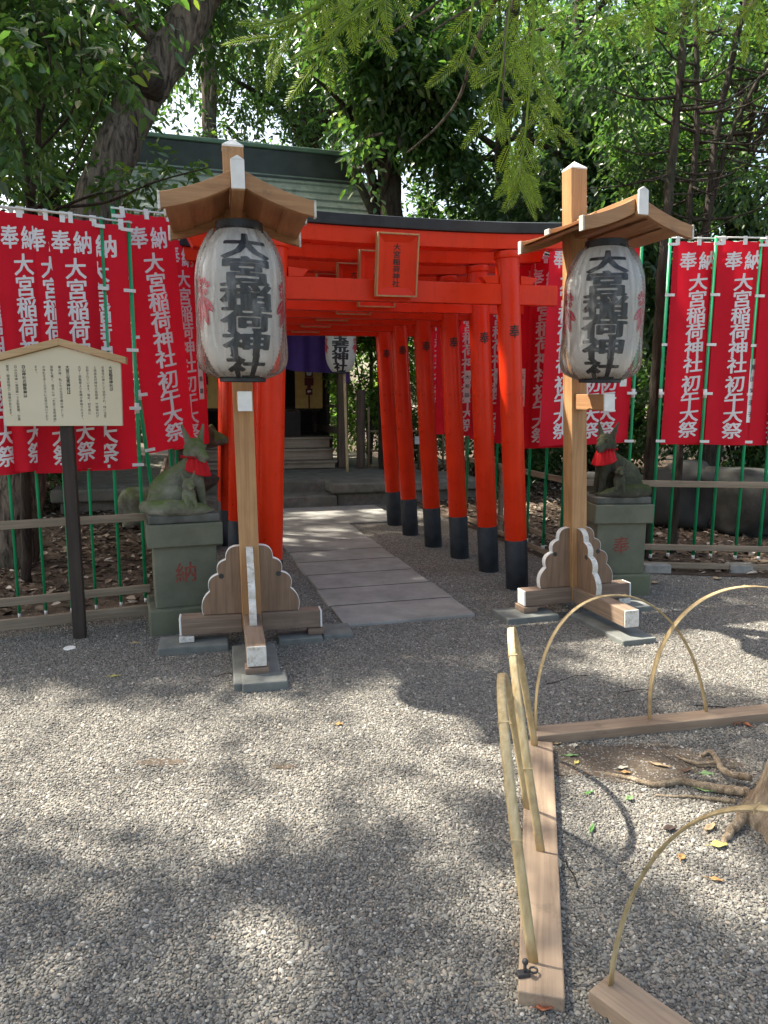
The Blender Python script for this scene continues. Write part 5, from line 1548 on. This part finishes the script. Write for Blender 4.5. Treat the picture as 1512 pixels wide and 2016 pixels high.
for a_ in ([(62, 420), (140, 330), (260, 60)], [(58, 400), (10, 250), (-30, 160)], [(70, 300), (150, 200), (160, 10)], [(62, 410), (200, 400), (300, 360), (410, 330)], [(75, 250), (100, 120), (60, 0)], [(70, 430), (180, 385), (250, 375)]):
    limb(m, [W(x, y, 5.85 - .15 * i) for i, (x, y) in enumerate(a_)], .014, .004, 7, 6)
m.build('branches', M['bark_dark'], t)
obj_of(crown_mesh('crown', blobs, 600, (.098, .044), 22, M['leaf_gloss'], twig_len=.26, per=7, clump=5.0, thr=.08, droop=.5, keep=lambda p, r_: lit_keep(p + np.array(cb), r_)), 'crown', t)

# laurel hanging over the end of the shrine roof
lb = P(772, 905, 12.6); lb.z = 0
W = lambda px, py, y: tuple(P(px, py, y) - lb)
blobs = [W(735, 250, 11.0) + (.36, .4, .34), W(725, 345, 10.8) + (.14, .2, .22), W(785, 385, 11) + (.22, .3, .2), W(810, 150, 11.6) + (.85, .8, .65), W(650, 160, 11.8) + (.5, .5, .28), W(890, 230, 12.4) + (.7, .7, .7), W(780, 20, 12.4) + (1.6, 1.2, 1.0)]
t = tree('laurel_tree', 'dark trunked laurel whose leaves hang over the end of the shrine roof', lb, [(0, 0, -.1), W(770, 600, 12.6), W(768, 380, 12.6), W(745, 200, 12.7), W(720, 0, 12.8)], .24, .14, blobs, 1900, (.15, .062), 23, M['leaf_gloss'], M['bark_dark'], None, 8, twig_len=.45, per=8, clump=2.2, thr=-.05, droop=.7)

# slender stems at the right behind the bare fence
rb = G(1268, 1106); rb.z = 0
W = lambda px, py, y: tuple(P(px, py, y) - rb)
t = thing('slender_tree', 'many-stemmed dark slender tree with bare fine branches behind the bare fence', 'tree', rb)
stems = [([(1268, 1106, None), (1290, 780, 6.9), (1308, 480, 7.0), (1330, 250, 7.1), (1352, -20, 7.3)], .068, .03), ([(1322, 1092, 7.2), (1342, 800, 7.3), (1352, 470, 7.4), (1372, 250, 7.5), (1368, -20, 7.6)], .045, .022), ([(1345, 640, 7.4), (1392, 430, 7.5), (1412, 250, 7.6), (1455, 60, 7.7), (1480, -60, 7.8)], .05, .02), ([(1350, 560, 7.5), (1400, 400, 7.6), (1440, 260, 7.5), (1520, 110, 7.4)], .035, .014)]
m = MB()
for k, (ps, r0, r1) in enumerate(stems):
    limb(m, [((0, 0, -.1) if y is None else W(px, py, y)) for px, py, y in ps], r0, r1, 10, 9, .008, k)
m.build('trunk', M['bark_dark'], t)
m = MB(); rnd = random.Random(5)
for k in range(58):
    ps, _, _ = stems[k % 4]; f_ = rnd.uniform(.45, .98); i = min(int(f_ * (len(ps) - 1)), len(ps) - 2); u = f_ * (len(ps) - 1) - i
    a_, b_ = ps[i], ps[i + 1]
    px, py, y = a_[0] + (b_[0] - a_[0]) * u, a_[1] + (b_[1] - a_[1]) * u, ((a_[2] or 6.8) + ((b_[2] or 6.8) - (a_[2] or 6.8)) * u)
    L_ = rnd.uniform(70, 250); an = rnd.choice([rnd.uniform(-.2, .9), rnd.uniform(2.3, 3.4), rnd.uniform(-.1, .6)])
    dx, dy = L_ * math.cos(an), -L_ * math.sin(an)
    p1 = W(px + dx * .5, py + dy * .35 + 12, y + rnd.uniform(-.3, .3)); p2 = W(px + dx, py + dy, y + rnd.uniform(-.6, .4))
    limb(m, [W(px, py, y), p1, p2], rnd.uniform(.010, .02), .003, 6, 6)
    if rnd.random() < .6: limb(m, [p1, W(px + dx * .8, py + dy * .9 - rnd.uniform(10, 60), y)], .007, .002, 5, 4)
m.build('branches', M['bark_dark'], t)
blobs = [W(1230, 120, 7.6) + (.7, .6, .5), W(1400, 60, 7.6) + (.9, .6, .45), W(1500, 200, 7.5) + (.5, .5, .5), W(1330, 250, 8.2) + (.8, .6, .5), W(1470, 350, 8.0) + (.5, .5, .5), W(1250, 330, 8.2) + (.45, .45, .5)]
obj_of(crown_mesh('crown', blobs, 1150, (.085, .036), 24, M['leaf_dark'], twig_len=.34, per=8, clump=2.8, thr=0.0), 'crown', t)

# middle distance: individual trunks and crowns behind the shrine and the fences
def mid_tree(label, px, y, r, h, lean, crown, seed, lm='leaf_dark', leaf=(.15, .065), tw=1386, bk='bark_dark', thr=.06):
    b = P(px, 900, y); b.z = 0
    top = Vector((lean[0], lean[1], h))
    bl = [(dx, dy, z, rx, rx, rz) for dx, dy, z, rx, rz in crown]
    return tree('evergreen_tree', label, b, [(0, 0, -.1), top * .35 + Vector((.08, 0, 0)), top * .7 - Vector((.06, 0, 0)), top], r, r * .45, bl, tw, leaf, seed, M[lm], M[bk], 'evergreen trees behind the shrine and fences', 9, twig_len=.55, per=8, clump=1.5, thr=thr, droop=.4)
mid_tree('straight mossy trunk rising just left of the roofed stand, beyond the shrine', 428, 16.5, .24, 11, (.15, 0), [(-.6, 0, 6.8, 1.5, 1.1), (.9, .3, 8.8, 1.8, 1.3), (-1.2, 0, 9.6, 1.6, 1.2)], 31, bk='bark', tw=1013)
mid_tree('dark broad evergreen rising behind the middle of the shrine ridge', 610, 18.0, .35, 11, (.2, 0), [(-.8, -1, 6.6, 1.8, 1.2), (1.0, -.6, 7.4, 2.0, 1.3), (-.2, 0, 9.6, 2.6, 1.6), (2.4, 0, 9.4, 1.6, 1.3)], 32, tw=1919)
mid_tree('evergreen with a forked trunk seen above the torii lintel, left of the second post', 945, 14.0, .2, 9.5, (.5, 0), [(-.5, 0, 4.6, 1.4, .8), (1.0, -.4, 5.8, 1.5, 1.1), (-1.0, .2, 7.2, 1.7, 1.2), (.8, 0, 8.4, 2.0, 1.2)], 33, tw=1706)
mid_tree('dark evergreen behind the gabled stand nearest the hoops', 1130, 11.5, .16, 8, (-.2, 0), [(0, 0, 4.1, 1.2, 1.0), (-.9, .3, 5.4, 1.2, .9), (1.0, 0, 5.6, 1.3, 1.0), (0, 0, 6.9, 1.7, 1.0)], 34, lm='leaf_shaded', tw=1759)
mid_tree('evergreen with low dark crown behind the many-stemmed slender tree', 1390, 11.5, .18, 8, (.3, 0), [(-.2, 0, 3.2, 1.4, .8), (-.8, .4, 4.7, 1.3, .9), (1.1, .2, 4.8, 1.3, .9), (.2, 0, 6.4, 1.8, 1.1)], 35, tw=1759, lm='leaf_shaded')
mid_tree('evergreen cut by the right edge, behind the banners', 1600, 12.5, .2, 8.5, (0, 0), [(-.8, 0, 3.6, 1.5, 1.1), (.3, 0, 5.4, 1.7, 1.2), (-.9, 0, 7.2, 1.9, 1.2)], 36, lm='leaf_shaded', tw=1546)
mid_tree('evergreen far beyond the leaning trunk, left of the shrine roof', 130, 13.0, .2, 9, (0, 0), [(-.4, 0, 3.4, 1.6, 1.1), (.6, .2, 4.9, 1.6, 1.0), (-.8, 0, 6.4, 1.9, 1.2), (1.0, 0, 7.6, 1.7, 1.0)], 37, tw=1759)
mid_tree('evergreen cut by the left edge, behind the camellia', -90, 12.0, .2, 9, (0, 0), [(0, 0, 3.2, 1.8, 1.2), (.6, 0, 5.4, 1.8, 1.2), (0, 0, 7.4, 2.0, 1.2)], 38, tw=1492)
# far trees: three kinds, copied
protos = []
for k in range(3):
    rg = random.Random(60 + k)
    bl = [(rg.uniform(-1.6, 1.6), rg.uniform(-1.6, 1.6), 4.0 + 1.35 * j, rg.uniform(1.5, 2.5), rg.uniform(1.5, 2.5), rg.uniform(.9, 1.4)) for j in range(8)]
    protos.append(dict(bl=bl, mesh=crown_mesh('crown', bl, 2300, (.19, .085), 60 + k, M[('leaf_dark', 'leaf_gloss', 'leaf_dark')[k]], twig_len=.7, per=7, clump=1.1, thr=.06)))
first = {}
far = [(-17, 22, 0), (-9.2, 21, 2), (-1.6, 26, 0), (4.0, 22, 1), (6.4, 19, 2), (8.9, 24, 0), (13.4, 18, 1), (17, 22, 2), (-14, 16, 2), (14.5, 13.5, 0), (-19, 30, 1), (6.5, 31, 1), (20, 29, 2)]
for i, (x, y, k) in enumerate(far):
    q = protos[k]
    lab_ = 'tall dense evergreen standing far back in the woods behind the shrine'
    if k not in first:
        t = thing('woodland_tree', lab_, 'tree', (x, y, 0), 0, 'tall evergreens far back in the woods')
        m = MB(); limb(m, [(0, 0, -.1), (.2, 0, 5), (0, .1, 10), (.2, 0, 14)], .30, .10, 12, 7, .03, k); m.build('trunk', M['bark_dark'], t)
        m = MB(); branches(m, k, (0, 0, 4), (.1, 0, 13), q['bl'], .24, 10); m.build('limbs', M['bark_dark'], t)
        obj_of(q['mesh'], 'crown', t); first[k] = t
    else:
        t = copy_tree(first[k]); t.location = (x, y, 0)
    t.rotation_euler = (0, 0, i * 1.3); t.scale = (1, 1, .9 + .07 * (i % 4))
# low evergreen shrubs that close the view under the crowns
sh = []
for k in range(2):
    bl = [(0, 0, .9, 1.2, 1.0, .8), (.7, .2, 1.4, .9, .8, .7), (-.7, 0, 1.5, .9, .8, .7), (0, 0, 2.1, .8, .8, .6)]
    t = thing('evergreen_shrub', 'dark rounded evergreen shrub in the undergrowth behind the fences', 'shrub', (0, 0, 0), 0, 'dark shrubs in the undergrowth')
    m = MB()
    for a_ in range(5): limb(m, [(0, 0, -.05), (.3 * math.cos(a_ * 1.3), .3 * math.sin(a_ * 1.3), .7), (.8 * math.cos(a_ * 1.3), .7 * math.sin(a_ * 1.3), 1.6)], .03, .008, 6, 5)
    m.build('stems', M['bark_dark'], t)
    obj_of(crown_mesh('foliage', bl, 1100, (.12, .055), 80 + k, M['leaf_dark'], twig_len=.35, per=8, clump=2.4, thr=-.2), 'foliage', t)
    sh.append(t)
spots = [(-5.4, 9.5, 0), (-6.6, 11.5, 1), (-8.8, 10.5, 0), (-6.0, 14.5, 1), (-11, 14, 0), (2.4, 13.5, 1), (4.2, 14.5, 0), (6.2, 12.4, 1), (8.4, 11.5, 0), (3.3, 17, 1), (7.5, 15.5, 0), (10.5, 14, 1), (.8, 17.5, 0), (-9, 18, 1), (11.5, 9.5, 0)]
for i, (x, y, k) in enumerate(spots):
    t = sh[k] if i in (0, 1) else copy_tree(sh[k])
    t.location = (x, y, 0); t.rotation_euler = (0, 0, i * 2.1); s_ = .85 + .1 * (i % 4); t.scale = (s_, s_, s_)
# fresh sunlit bush to the side of the hall
hb = SL(1.95, 2.9, .3)
bl = [(0, 0, 1.2, .55, .5, .5), (-.25, -.2, 1.9, .5, .45, .5), (.3, .1, 2.1, .5, .5, .6), (0, .2, 2.9, .6, .5, .6), (-.3, 0, 2.6, .4, .4, .4)]
t = thing('sunlit_bush', 'fresh green bush beside the shrine post, seen through the torii', 'bush', hb)
m = MB()
for a_ in range(4): limb(m, [(0, 0, -.05), (.1 * math.cos(a_ * 1.6), .1 * math.sin(a_ * 1.6), 1), (.4 * math.cos(a_ * 1.6), .3 * math.sin(a_ * 1.6), 2.6)], .03, .008, 6, 5)
m.build('stems', M['bark'], t)
obj_of(crown_mesh('foliage', bl, 1000, (.085, .038), 90, M['leaf_fresh'], twig_len=.28, per=8, clump=3.2, thr=-.15), 'foliage', t)
q = SL(3.0, 7.0); 
t = thing('sunlit_bush', 'bright yellow-green bushes glowing beyond the shrine, seen through the torii', 'bush', (q.x, q.y, 0))
bl = [(0, 0, 1.2, 1.3, .8, 1.0), (.8, .3, 2.4, 1.1, .8, .9), (-.7, .2, 3.0, 1.0, .8, .9), (.2, 0, 4.0, 1.2, .9, .8)]
m = MB(); limb(m, [(0, 0, -.1), (.1, 0, 2), (0, .1, 4.2)], .07, .02); m.build('stems', M['bark'], t)
obj_of(crown_mesh('foliage', bl, 1500, (.12, .055), 91, M['leaf_fresh'], twig_len=.4, per=8, clump=2.0, thr=-.2), 'foliage', t)

# the near tree: foot at the lower right, needle sprays hanging into the top of the picture
nb_ = Vector((1.575, 2.43, 0))
t = thing('conifer', 'pale fibrous tree foot with roots at the right edge and needle sprays hanging overhead', 'tree', nb_)
W = lambda px, py, y: P(px, py, y) - nb_
m = MB(); rings = []
for i in range(26):
    z = -.05 + .065 * i if i < 10 else .6 + .35 * (i - 10)
    fl_ = .17 + .08 * math.exp(-max(z, 0) / .11)
    for j in range(40):
        a = 2 * math.pi * j / 40
        r_ = fl_ * (1 + .10 * math.exp(-max(z, 0) / .2) * math.sin(5 * a + 1) + .03 * math.sin(9 * a + .6 * z) + .02 * math.sin(17 * a - z))
        rings.append((r_ * math.cos(a) + .045 * z, r_ * math.sin(a) - .02 * z, z))
m.add(rings, [(i * 40 + j, i * 40 + (j + 1) % 40, (i + 1) * 40 + (j + 1) % 40, (i + 1) * 40 + j) for i in range(25) for j in range(40)], True)
m.build('trunk', M['bark_pale'], t)
def root(ps, r0, r1, sd):
    m = MB(); limb(m, [G(x, y, z) - nb_ for x, y, z in ps], r0, r1, 10, 7, .004, sd); m.build('root', M['bark_pale'], t)
root([(1475, 1560, .02), (1400, 1550, .018), (1340, 1538, .016), (1290, 1545, .012), (1230, 1530, .010), (1170, 1520, -.002)], .020, .006, 1)
root([(1475, 1530, .04), (1428, 1520, .035), (1412, 1495, .03), (1396, 1480, .02), (1376, 1494, .0)], .015, .008, 2)
root([(1415, 1500, .025), (1370, 1502, .02), (1330, 1488, .004)], .009, .004, 3)
root([(1468, 1600, .03), (1440, 1635, .02), (1418, 1665, .0)], .022, .009, 4)
root([(1450, 1580, .01), (1380, 1570, .008), (1290, 1566, .004)], .010, .004, 5)
mb = MB(); rg = random.Random(9)
nv, nf = [], []
def spray(a, d, L_, wd, nrm):
    """flat two-ranked needle spray"""
    a, d = Vector(a), Vector(d).normalized(); nrm = Vector(nrm); side = d.cross(nrm).normalized()
    n = int(L_ / .0092); p = a.copy(); pts = []
    dd = d.copy()
    for i in range(n):
        u = i / n
        dd = (dd + Vector((0, 0, -.012))).normalized(); p = p + dd * (L_ / n); pts.append(p.copy())
        w = wd * (math.sin(math.pi * min(1, .12 + .88 * u)) ** .55) * (1 - .25 * u)
        for s in (-1, 1):
            e = (side * s * .86 + dd * .55 + nrm * rg.uniform(-.10, .10) + Vector((0, 0, -.12))).normalized() * w * rg.uniform(.85, 1.1)
            t_ = dd * .0030
            b = len(nv)
            nv.extend([p - t_, p + e * .55 - t_ * 1.1 + nrm * .001, p + e, p + e * .55 + t_ * 1.1 + nrm * .001]); nf.append((b, b + 1, b + 2, b + 3))
    mb.tube(pts[::3] + [pts[-1]], [.0020] * (len(pts[::3]) + 1), 5)
def bough(ps, y, subs, r0=.010, L0=.165, wd=.037):
    pts = [W(px, py, yy) for (px, py), yy in zip(ps, y)]
    c = bez(pts, 8); mb.tube(c, [r0 * (1 - .75 * i / len(c)) for i in range(len(c))], 7)
    for k in range(subs):
        u = .15 + .85 * k / subs; i = min(int(u * (len(c) - 1)), len(c) - 2); tg = (c[i + 1] - c[i]).normalized()
        s = 1 if k % 2 else -1
        lat = tg.cross(Vector((0, 1, 0))).normalized()
        d = tg * .6 + lat * s * rg.uniform(.5, 1.1) + Vector((rg.uniform(-.25, .25), rg.uniform(-.35, .1), -.40 + rg.uniform(-.3, .3)))
        nrm = (Vector((rg.uniform(-.5, .5), -1, rg.uniform(.2, .8)))).normalized()
        spray(c[i], d, L0 * rg.uniform(.55, 1.15), wd * rg.uniform(.85, 1.15), nrm)
# (pixels of the survey photo, distance from the camera)
bough([(800, -120), (690, -40), (600, 30), (520, 80)], (2.8, 2.75, 2.7, 2.7), 15)
bough([(800, -90), (720, 0), (660, 70), (620, 130)], (2.8, 2.75, 2.7, 2.7), 11)
bough([(840, -120), (760, -10), (735, 70)], (2.8, 2.75, 2.75), 8)
bough([(560, -130), (620, -40), (690, 20)], (2.9, 2.9, 2.85), 9)
bough([(1010, -120), (1000, 40), (985, 150), (965, 240)], (3.0, 3.0, 3.0, 3.0), 14, .008)
bough([(1030, -120), (1050, 20), (1045, 140), (1030, 300), (1020, 360)], (3.0, 3.05, 3.05, 3.1, 3.1), 20, .008, .20)
bough([(940, -110), (925, 60), (905, 130)], (3.1, 3.1, 3.1), 7, .007, .18)
bough([(1060, 60), (1075, 170), (1090, 260)], (3.2, 3.2, 3.2), 8, .006, .16)
bough([(1000, 260), (1012, 330), (1018, 350), (1024, 372)], (3.3, 3.3, 3.3, 3.3), 11, .005, .15)
bough([(1160, -100), (1175, 10), (1170, 60)], (3.2, 3.2, 3.2), 6, .006, .15, .024)
bough([(1400, -120), (1310, -20), (1240, 40)], (3.0, 3.0, 3.0), 12, .008, .2)
bough([(1420, -120), (1390, -30), (1350, 40)], (3.0, 3.0, 3.0), 9, .008, .17)
bough([(1560, -100), (1500, -10), (1455, 40)], (3.0, 3.0, 3.0), 9, .008, .17)
mb.add(nv, []); n0 = len(mb.v) - len(nv); mb.f.extend([tuple(i + n0 for i in f) for f in nf]); mb.smooth.extend([False] * len(nf))
mb.build('crown', M['needle'], t)
m = MB()
limb(m, [(.15, -.05, 3.2), W(1500, -420, 2.8), W(1300, -330, 2.9), W(1050, -150, 3.0), W(800, -115, 2.8), W(560, -135, 2.85)], .05, .012, 9, 8)
limb(m, [W(1300, -330, 2.9), W(1400, -125, 3.0), W(1560, -110, 3.0)], .02, .01, 8, 6)
limb(m, [W(1050, -150, 3.0), W(985, -20, 3.6), W(935, 90, 3.8), W(905, 190, 4.0), (W(860, 250, 4.1)), W(800, 302, 4.2)], .014, .004, 8, 8)
limb(m, [W(1050, -150, 3.0), W(1000, 20, 3.0), W(992, 150, 3.0), W(985, 250, 3.0)], .007, .003, 7, 8)
limb(m, [W(985, -20, 3.6), W(900, -20, 3.65), W(840, 20, 3.7), W(740, 85, 3.8)], .010, .004, 7, 8); limb(m, [W(985, -20, 3.6), W(900, 30, 3.6), W(850, 62, 3.6)], .007, .003, 7, 8)
m.build('branches', M['bark'], t)
# ------------------------------------------------------------------ leaf litter on the forest floor
t = NT('dead_leaf'); ge = t.new('NewGeometry')
t.col(t.ramp(ge.outputs['Random Per Island'], [(0, (.035, .023, .016)), (.4, (.085, .056, .038)), (.7, (.16, .112, .078)), (.9, (.30, .24, .18)), (1, (.50, .46, .40))])).rough(.65, .35)
M['dead'] = t.m
rg = np.random.default_rng(5)
def litter(n, fn):
    p = fn(n); k = len(p)
    p = np.concatenate([p, .012 + rg.uniform(0, .03, (k, 1))], 1)
    a = rg.uniform(0, 6.283, k); d = np.stack([np.cos(a), np.sin(a), rg.normal(0, .22, k)], 1)
    nr = unit(np.stack([rg.normal(0, .35, k), rg.normal(0, .35, k), np.ones(k)], 1))
    s = rg.uniform(.6, 1.25, k)
    return leaf_geo(p, d, nr, .085 * s, .040 * s)
def left_zone(n):
    p = np.stack([rg.uniform(-9, -1.6, n), rg.uniform(4.6, 15, n)], 1)
    l1 = (p[:, 0] + 2.62) * (5.21 - 4.82) / (2.62 - 1.72) + 4.95
    lim = np.where(p[:, 1] < 5.4, l1, -99); xr = -1.72 - (p[:, 1] - 5.22) * .30
    return p[(p[:, 1] > lim) & (p[:, 0] < xr) & (p[:, 0] < -1.75)]
def right_zone(n):
    p = np.stack([rg.uniform(.3, 9, n), rg.uniform(5.6, 16, n)], 1)
    f_ = 6.50 - (p[:, 0] - 1.7) * .145; xs = 1.80 - (p[:, 1] - 6.4) * .31
    return p[(p[:, 1] > f_) & (p[:, 0] > xs) & ~((p[:, 0] < .2) & (p[:, 1] > 9.3))]
def hall_zone(n): return np.stack([rg.uniform(.2, 4, n), rg.uniform(11.5, 16, n)], 1)
Vs, Fs, o_ = [], [], 0
for V_, F_ in (litter(15000, left_zone), litter(15000, right_zone), litter(1500, hall_zone)):
    Vs.append(V_); Fs.append(F_ + o_); o_ += len(V_)
lo = bpy.data.objects.new('leaf_litter', np_mesh('leaf_litter', np.concatenate(Vs), np.concatenate(Fs), M['dead'])); link(lo); tag(lo, kind='stuff')

# ------------------------------------------------------------------ single fallen leaves on the gravel
def lmat(n, c): return plain(n, c, .55, .25, 30)
LC = {'green': lmat('green_leaf', (.10, .24, .06)), 'pale_green': lmat('pale_green_leaf', (.20, .33, .13)), 'yellow': lmat('yellow_leaf', (.48, .42, .12)), 'brown': lmat('brown_leaf', (.16, .085, .05)), 'orange': lmat('orange_leaf', (.42, .24, .09)), 'tan': lmat('tan_leaf', (.40, .29, .17)), 'ivory': lmat('ivory_leaf', (.60, .56, .45)), 'rust': lmat('rust_leaf', (.33, .11, .05)), 'dark': lmat('dark_leaf', (.06, .04, .032))}
def fallen(label, px, py, col, ln, wd, ang, curl=.25, z=.008):
    q = G(px, py, z); m = MB(); N = 8; vs, fs = [], []
    for i in range(N + 1):
        u = i / N; w = wd * (math.sin(math.pi * (.04 + .92 * u)) ** .75) * (1 - .25 * u)
        for s in (-1, -.5, 0, .5, 1):
            vs.append(((u - .5) * ln, s * w / 2, curl * w * .9 * abs(s) ** 1.5 + curl * ln * .28 * (2 * u - 1) ** 2 + .003 * math.sin(9 * u + 4 * s)))
    for i in range(N):
        for j in range(4): fs.append((5 * i + j, 5 * i + 5 + j, 5 * i + 6 + j, 5 * i + 1 + j))
    m.add(vs, fs, True); m.tube([(-.5 * ln - .02, 0, .004), (-.5 * ln, 0, curl * ln * .28 + .001)], .0011, 5)
    o = m.build('fallen_leaf', LC[col]); so = o.modifiers.new('blade', 'SOLIDIFY'); so.thickness = .0008
    o.location = q; o.rotation_euler = (random.Random(px).uniform(-.1, .1), 0, ang); tag(o, label, 'leaf', 'single fallen leaves')
fallen('narrow bright green leaf lying near the inner plank corner', 1125, 1487, 'pale_green', .062, .02, .1, .15)
fallen('small yellow leaf just below the narrow bright green leaf', 1136, 1501, 'yellow', .032, .022, .9)
fallen('ivory curled leaf near the crossing plank corner', 1132, 1468, 'ivory', .032, .024, 1.2, .4)
fallen('tan leaf touching the crossing plank corner', 1098, 1464, 'tan', .036, .02, .3, .3)
fallen('broad green leaf standing against the root', 1392, 1524, 'pale_green', .055, .036, .0, .2, .03)
fallen('long green leaf poking out below the root', 1395, 1556, 'pale_green', .085, .03, -.25, .15)
fallen('pale green upright leaf alone on the tree bed gravel', 1240, 1573, 'pale_green', .038, .026, .6, .45)
fallen('yellow-green lobed leaf near the tree foot', 1416, 1664, 'yellow', .062, .042, .15, .2)
fallen('tan leaf next to the tree foot, behind the dark hoop', 1398, 1630, 'tan', .07, .028, .7, .35)
fallen('dark folded leaf on the tree bed gravel', 1320, 1634, 'dark', .055, .032, .25, .5)
fallen('orange leaf half hidden by the dark hoop', 1342, 1688, 'orange', .035, .026, 1.0, .4)
fallen('narrow orange leaf alone right of the dark hoop', 1410, 1732, 'orange', .042, .018, -.3, .3)
fallen('rust coloured leaf in front of the near plank end', 1073, 1985, 'rust', .045, .034, .1, .35)
fallen('ivory strip of leaf leaning on the side of the receding plank', 1101, 1700, 'ivory', .055, .016, 1.4, .3, .014)
fallen('green leaf tucked against the receding plank', 1090, 1540, 'green', .030, .016, .3, .3)
fallen('rust leaf beside the crossing plank, left one of two', 1450, 1424, 'rust', .05, .036, .9, .5)
fallen('rust leaf beside the crossing plank, nearest the right edge', 1470, 1428, 'rust', .045, .030, 2.2, .4)
fallen('long tan leaf lying above the root', 1300, 1507, 'tan', .085, .018, -.45, .3)
fallen('ivory leaf beside the root tip', 1226, 1512, 'ivory', .05, .022, .3, .3)
fallen('tan leaf under the ivory leaf near the root tip', 1232, 1521, 'orange', .04, .02, -.1, .3)
fallen('brown leaf at the foot of the tree bed, between root and plank', 1352, 1518, 'brown', .05, .022, .3, .4)
fallen('small feathery green twig upright on the tree bed', 1165, 1632, 'green', .075, .014, 1.1, .3, .012)
fallen('small green leaf behind the feathery green twig', 1160, 1561, 'green', .05, .014, .5, .3)
fallen('tan leaf on the gravel before the mossy pedestal', 266, 1266, 'tan', .055, .032, .1, .2)
fallen('yellow-green leaf on the shaded gravel below the mossy pedestal', 226, 1331, 'yellow', .06, .022, .4, .25)
fallen('orange leaf alone on the sunlit middle gravel', 668, 1426, 'orange', .038, .026, .2, .3)
fallen('ivory leaf on the gravel behind the wide whole hoop', 1230, 1268, 'ivory', .055, .035, .6, .5)
fallen('ivory leaf on the shaded gravel right of the lantern stand foot', 1332, 1202, 'ivory', .06, .03, .1, .3)
fallen('tan leaf near the green pedestal foot', 1290, 1148, 'tan', .07, .05, .4, .3)
fallen('ivory leaf below the bare fence rail', 1287, 1116, 'ivory', .09, .05, .2, .3)
fallen('brown leaf near the concrete block', 1412, 1140, 'tan', .08, .06, .2, .3)
q = G(137, 1277, .0)
m = MB(); m.tube([(0, 0, 0), (0, 0, .008)], .036, 24); o = m.build('ground_marker', M['chalk'], None, .002); o.location = q; tag(o, 'round white marker disc on the gravel below the notice board', 'marker')
for k, (px, py, L_, an, lb) in enumerate(((1120, 1340, .28, .35, 'thin bent twig on the gravel left of the wide whole hoop'), (1255, 1362, .16, .0, 'thin twig inside the wide whole hoop'), (440, 1330, .10, .3, 'thin twig on the gravel by the roofed stand front foot'), (1405, 1395, .18, -.5, 'thin twig next to the crossing plank'), (1130, 1720, .14, 1.5, 'thin twig beside the receding plank'))):
    q = G(px, py, .006); m = MB(); m.tube(bez([(-L_ / 2, 0, 0), (-.1 * L_, .03 * L_, .006), (.2 * L_, .12 * L_, .008), (L_ / 2, .10 * L_, .002)], 5), .0022, 6)
    o = m.build('twig', M['bark_dark']); o.location = q; o.rotation_euler = (0, 0, an); tag(o, lb, 'twig', 'twigs on the gravel')
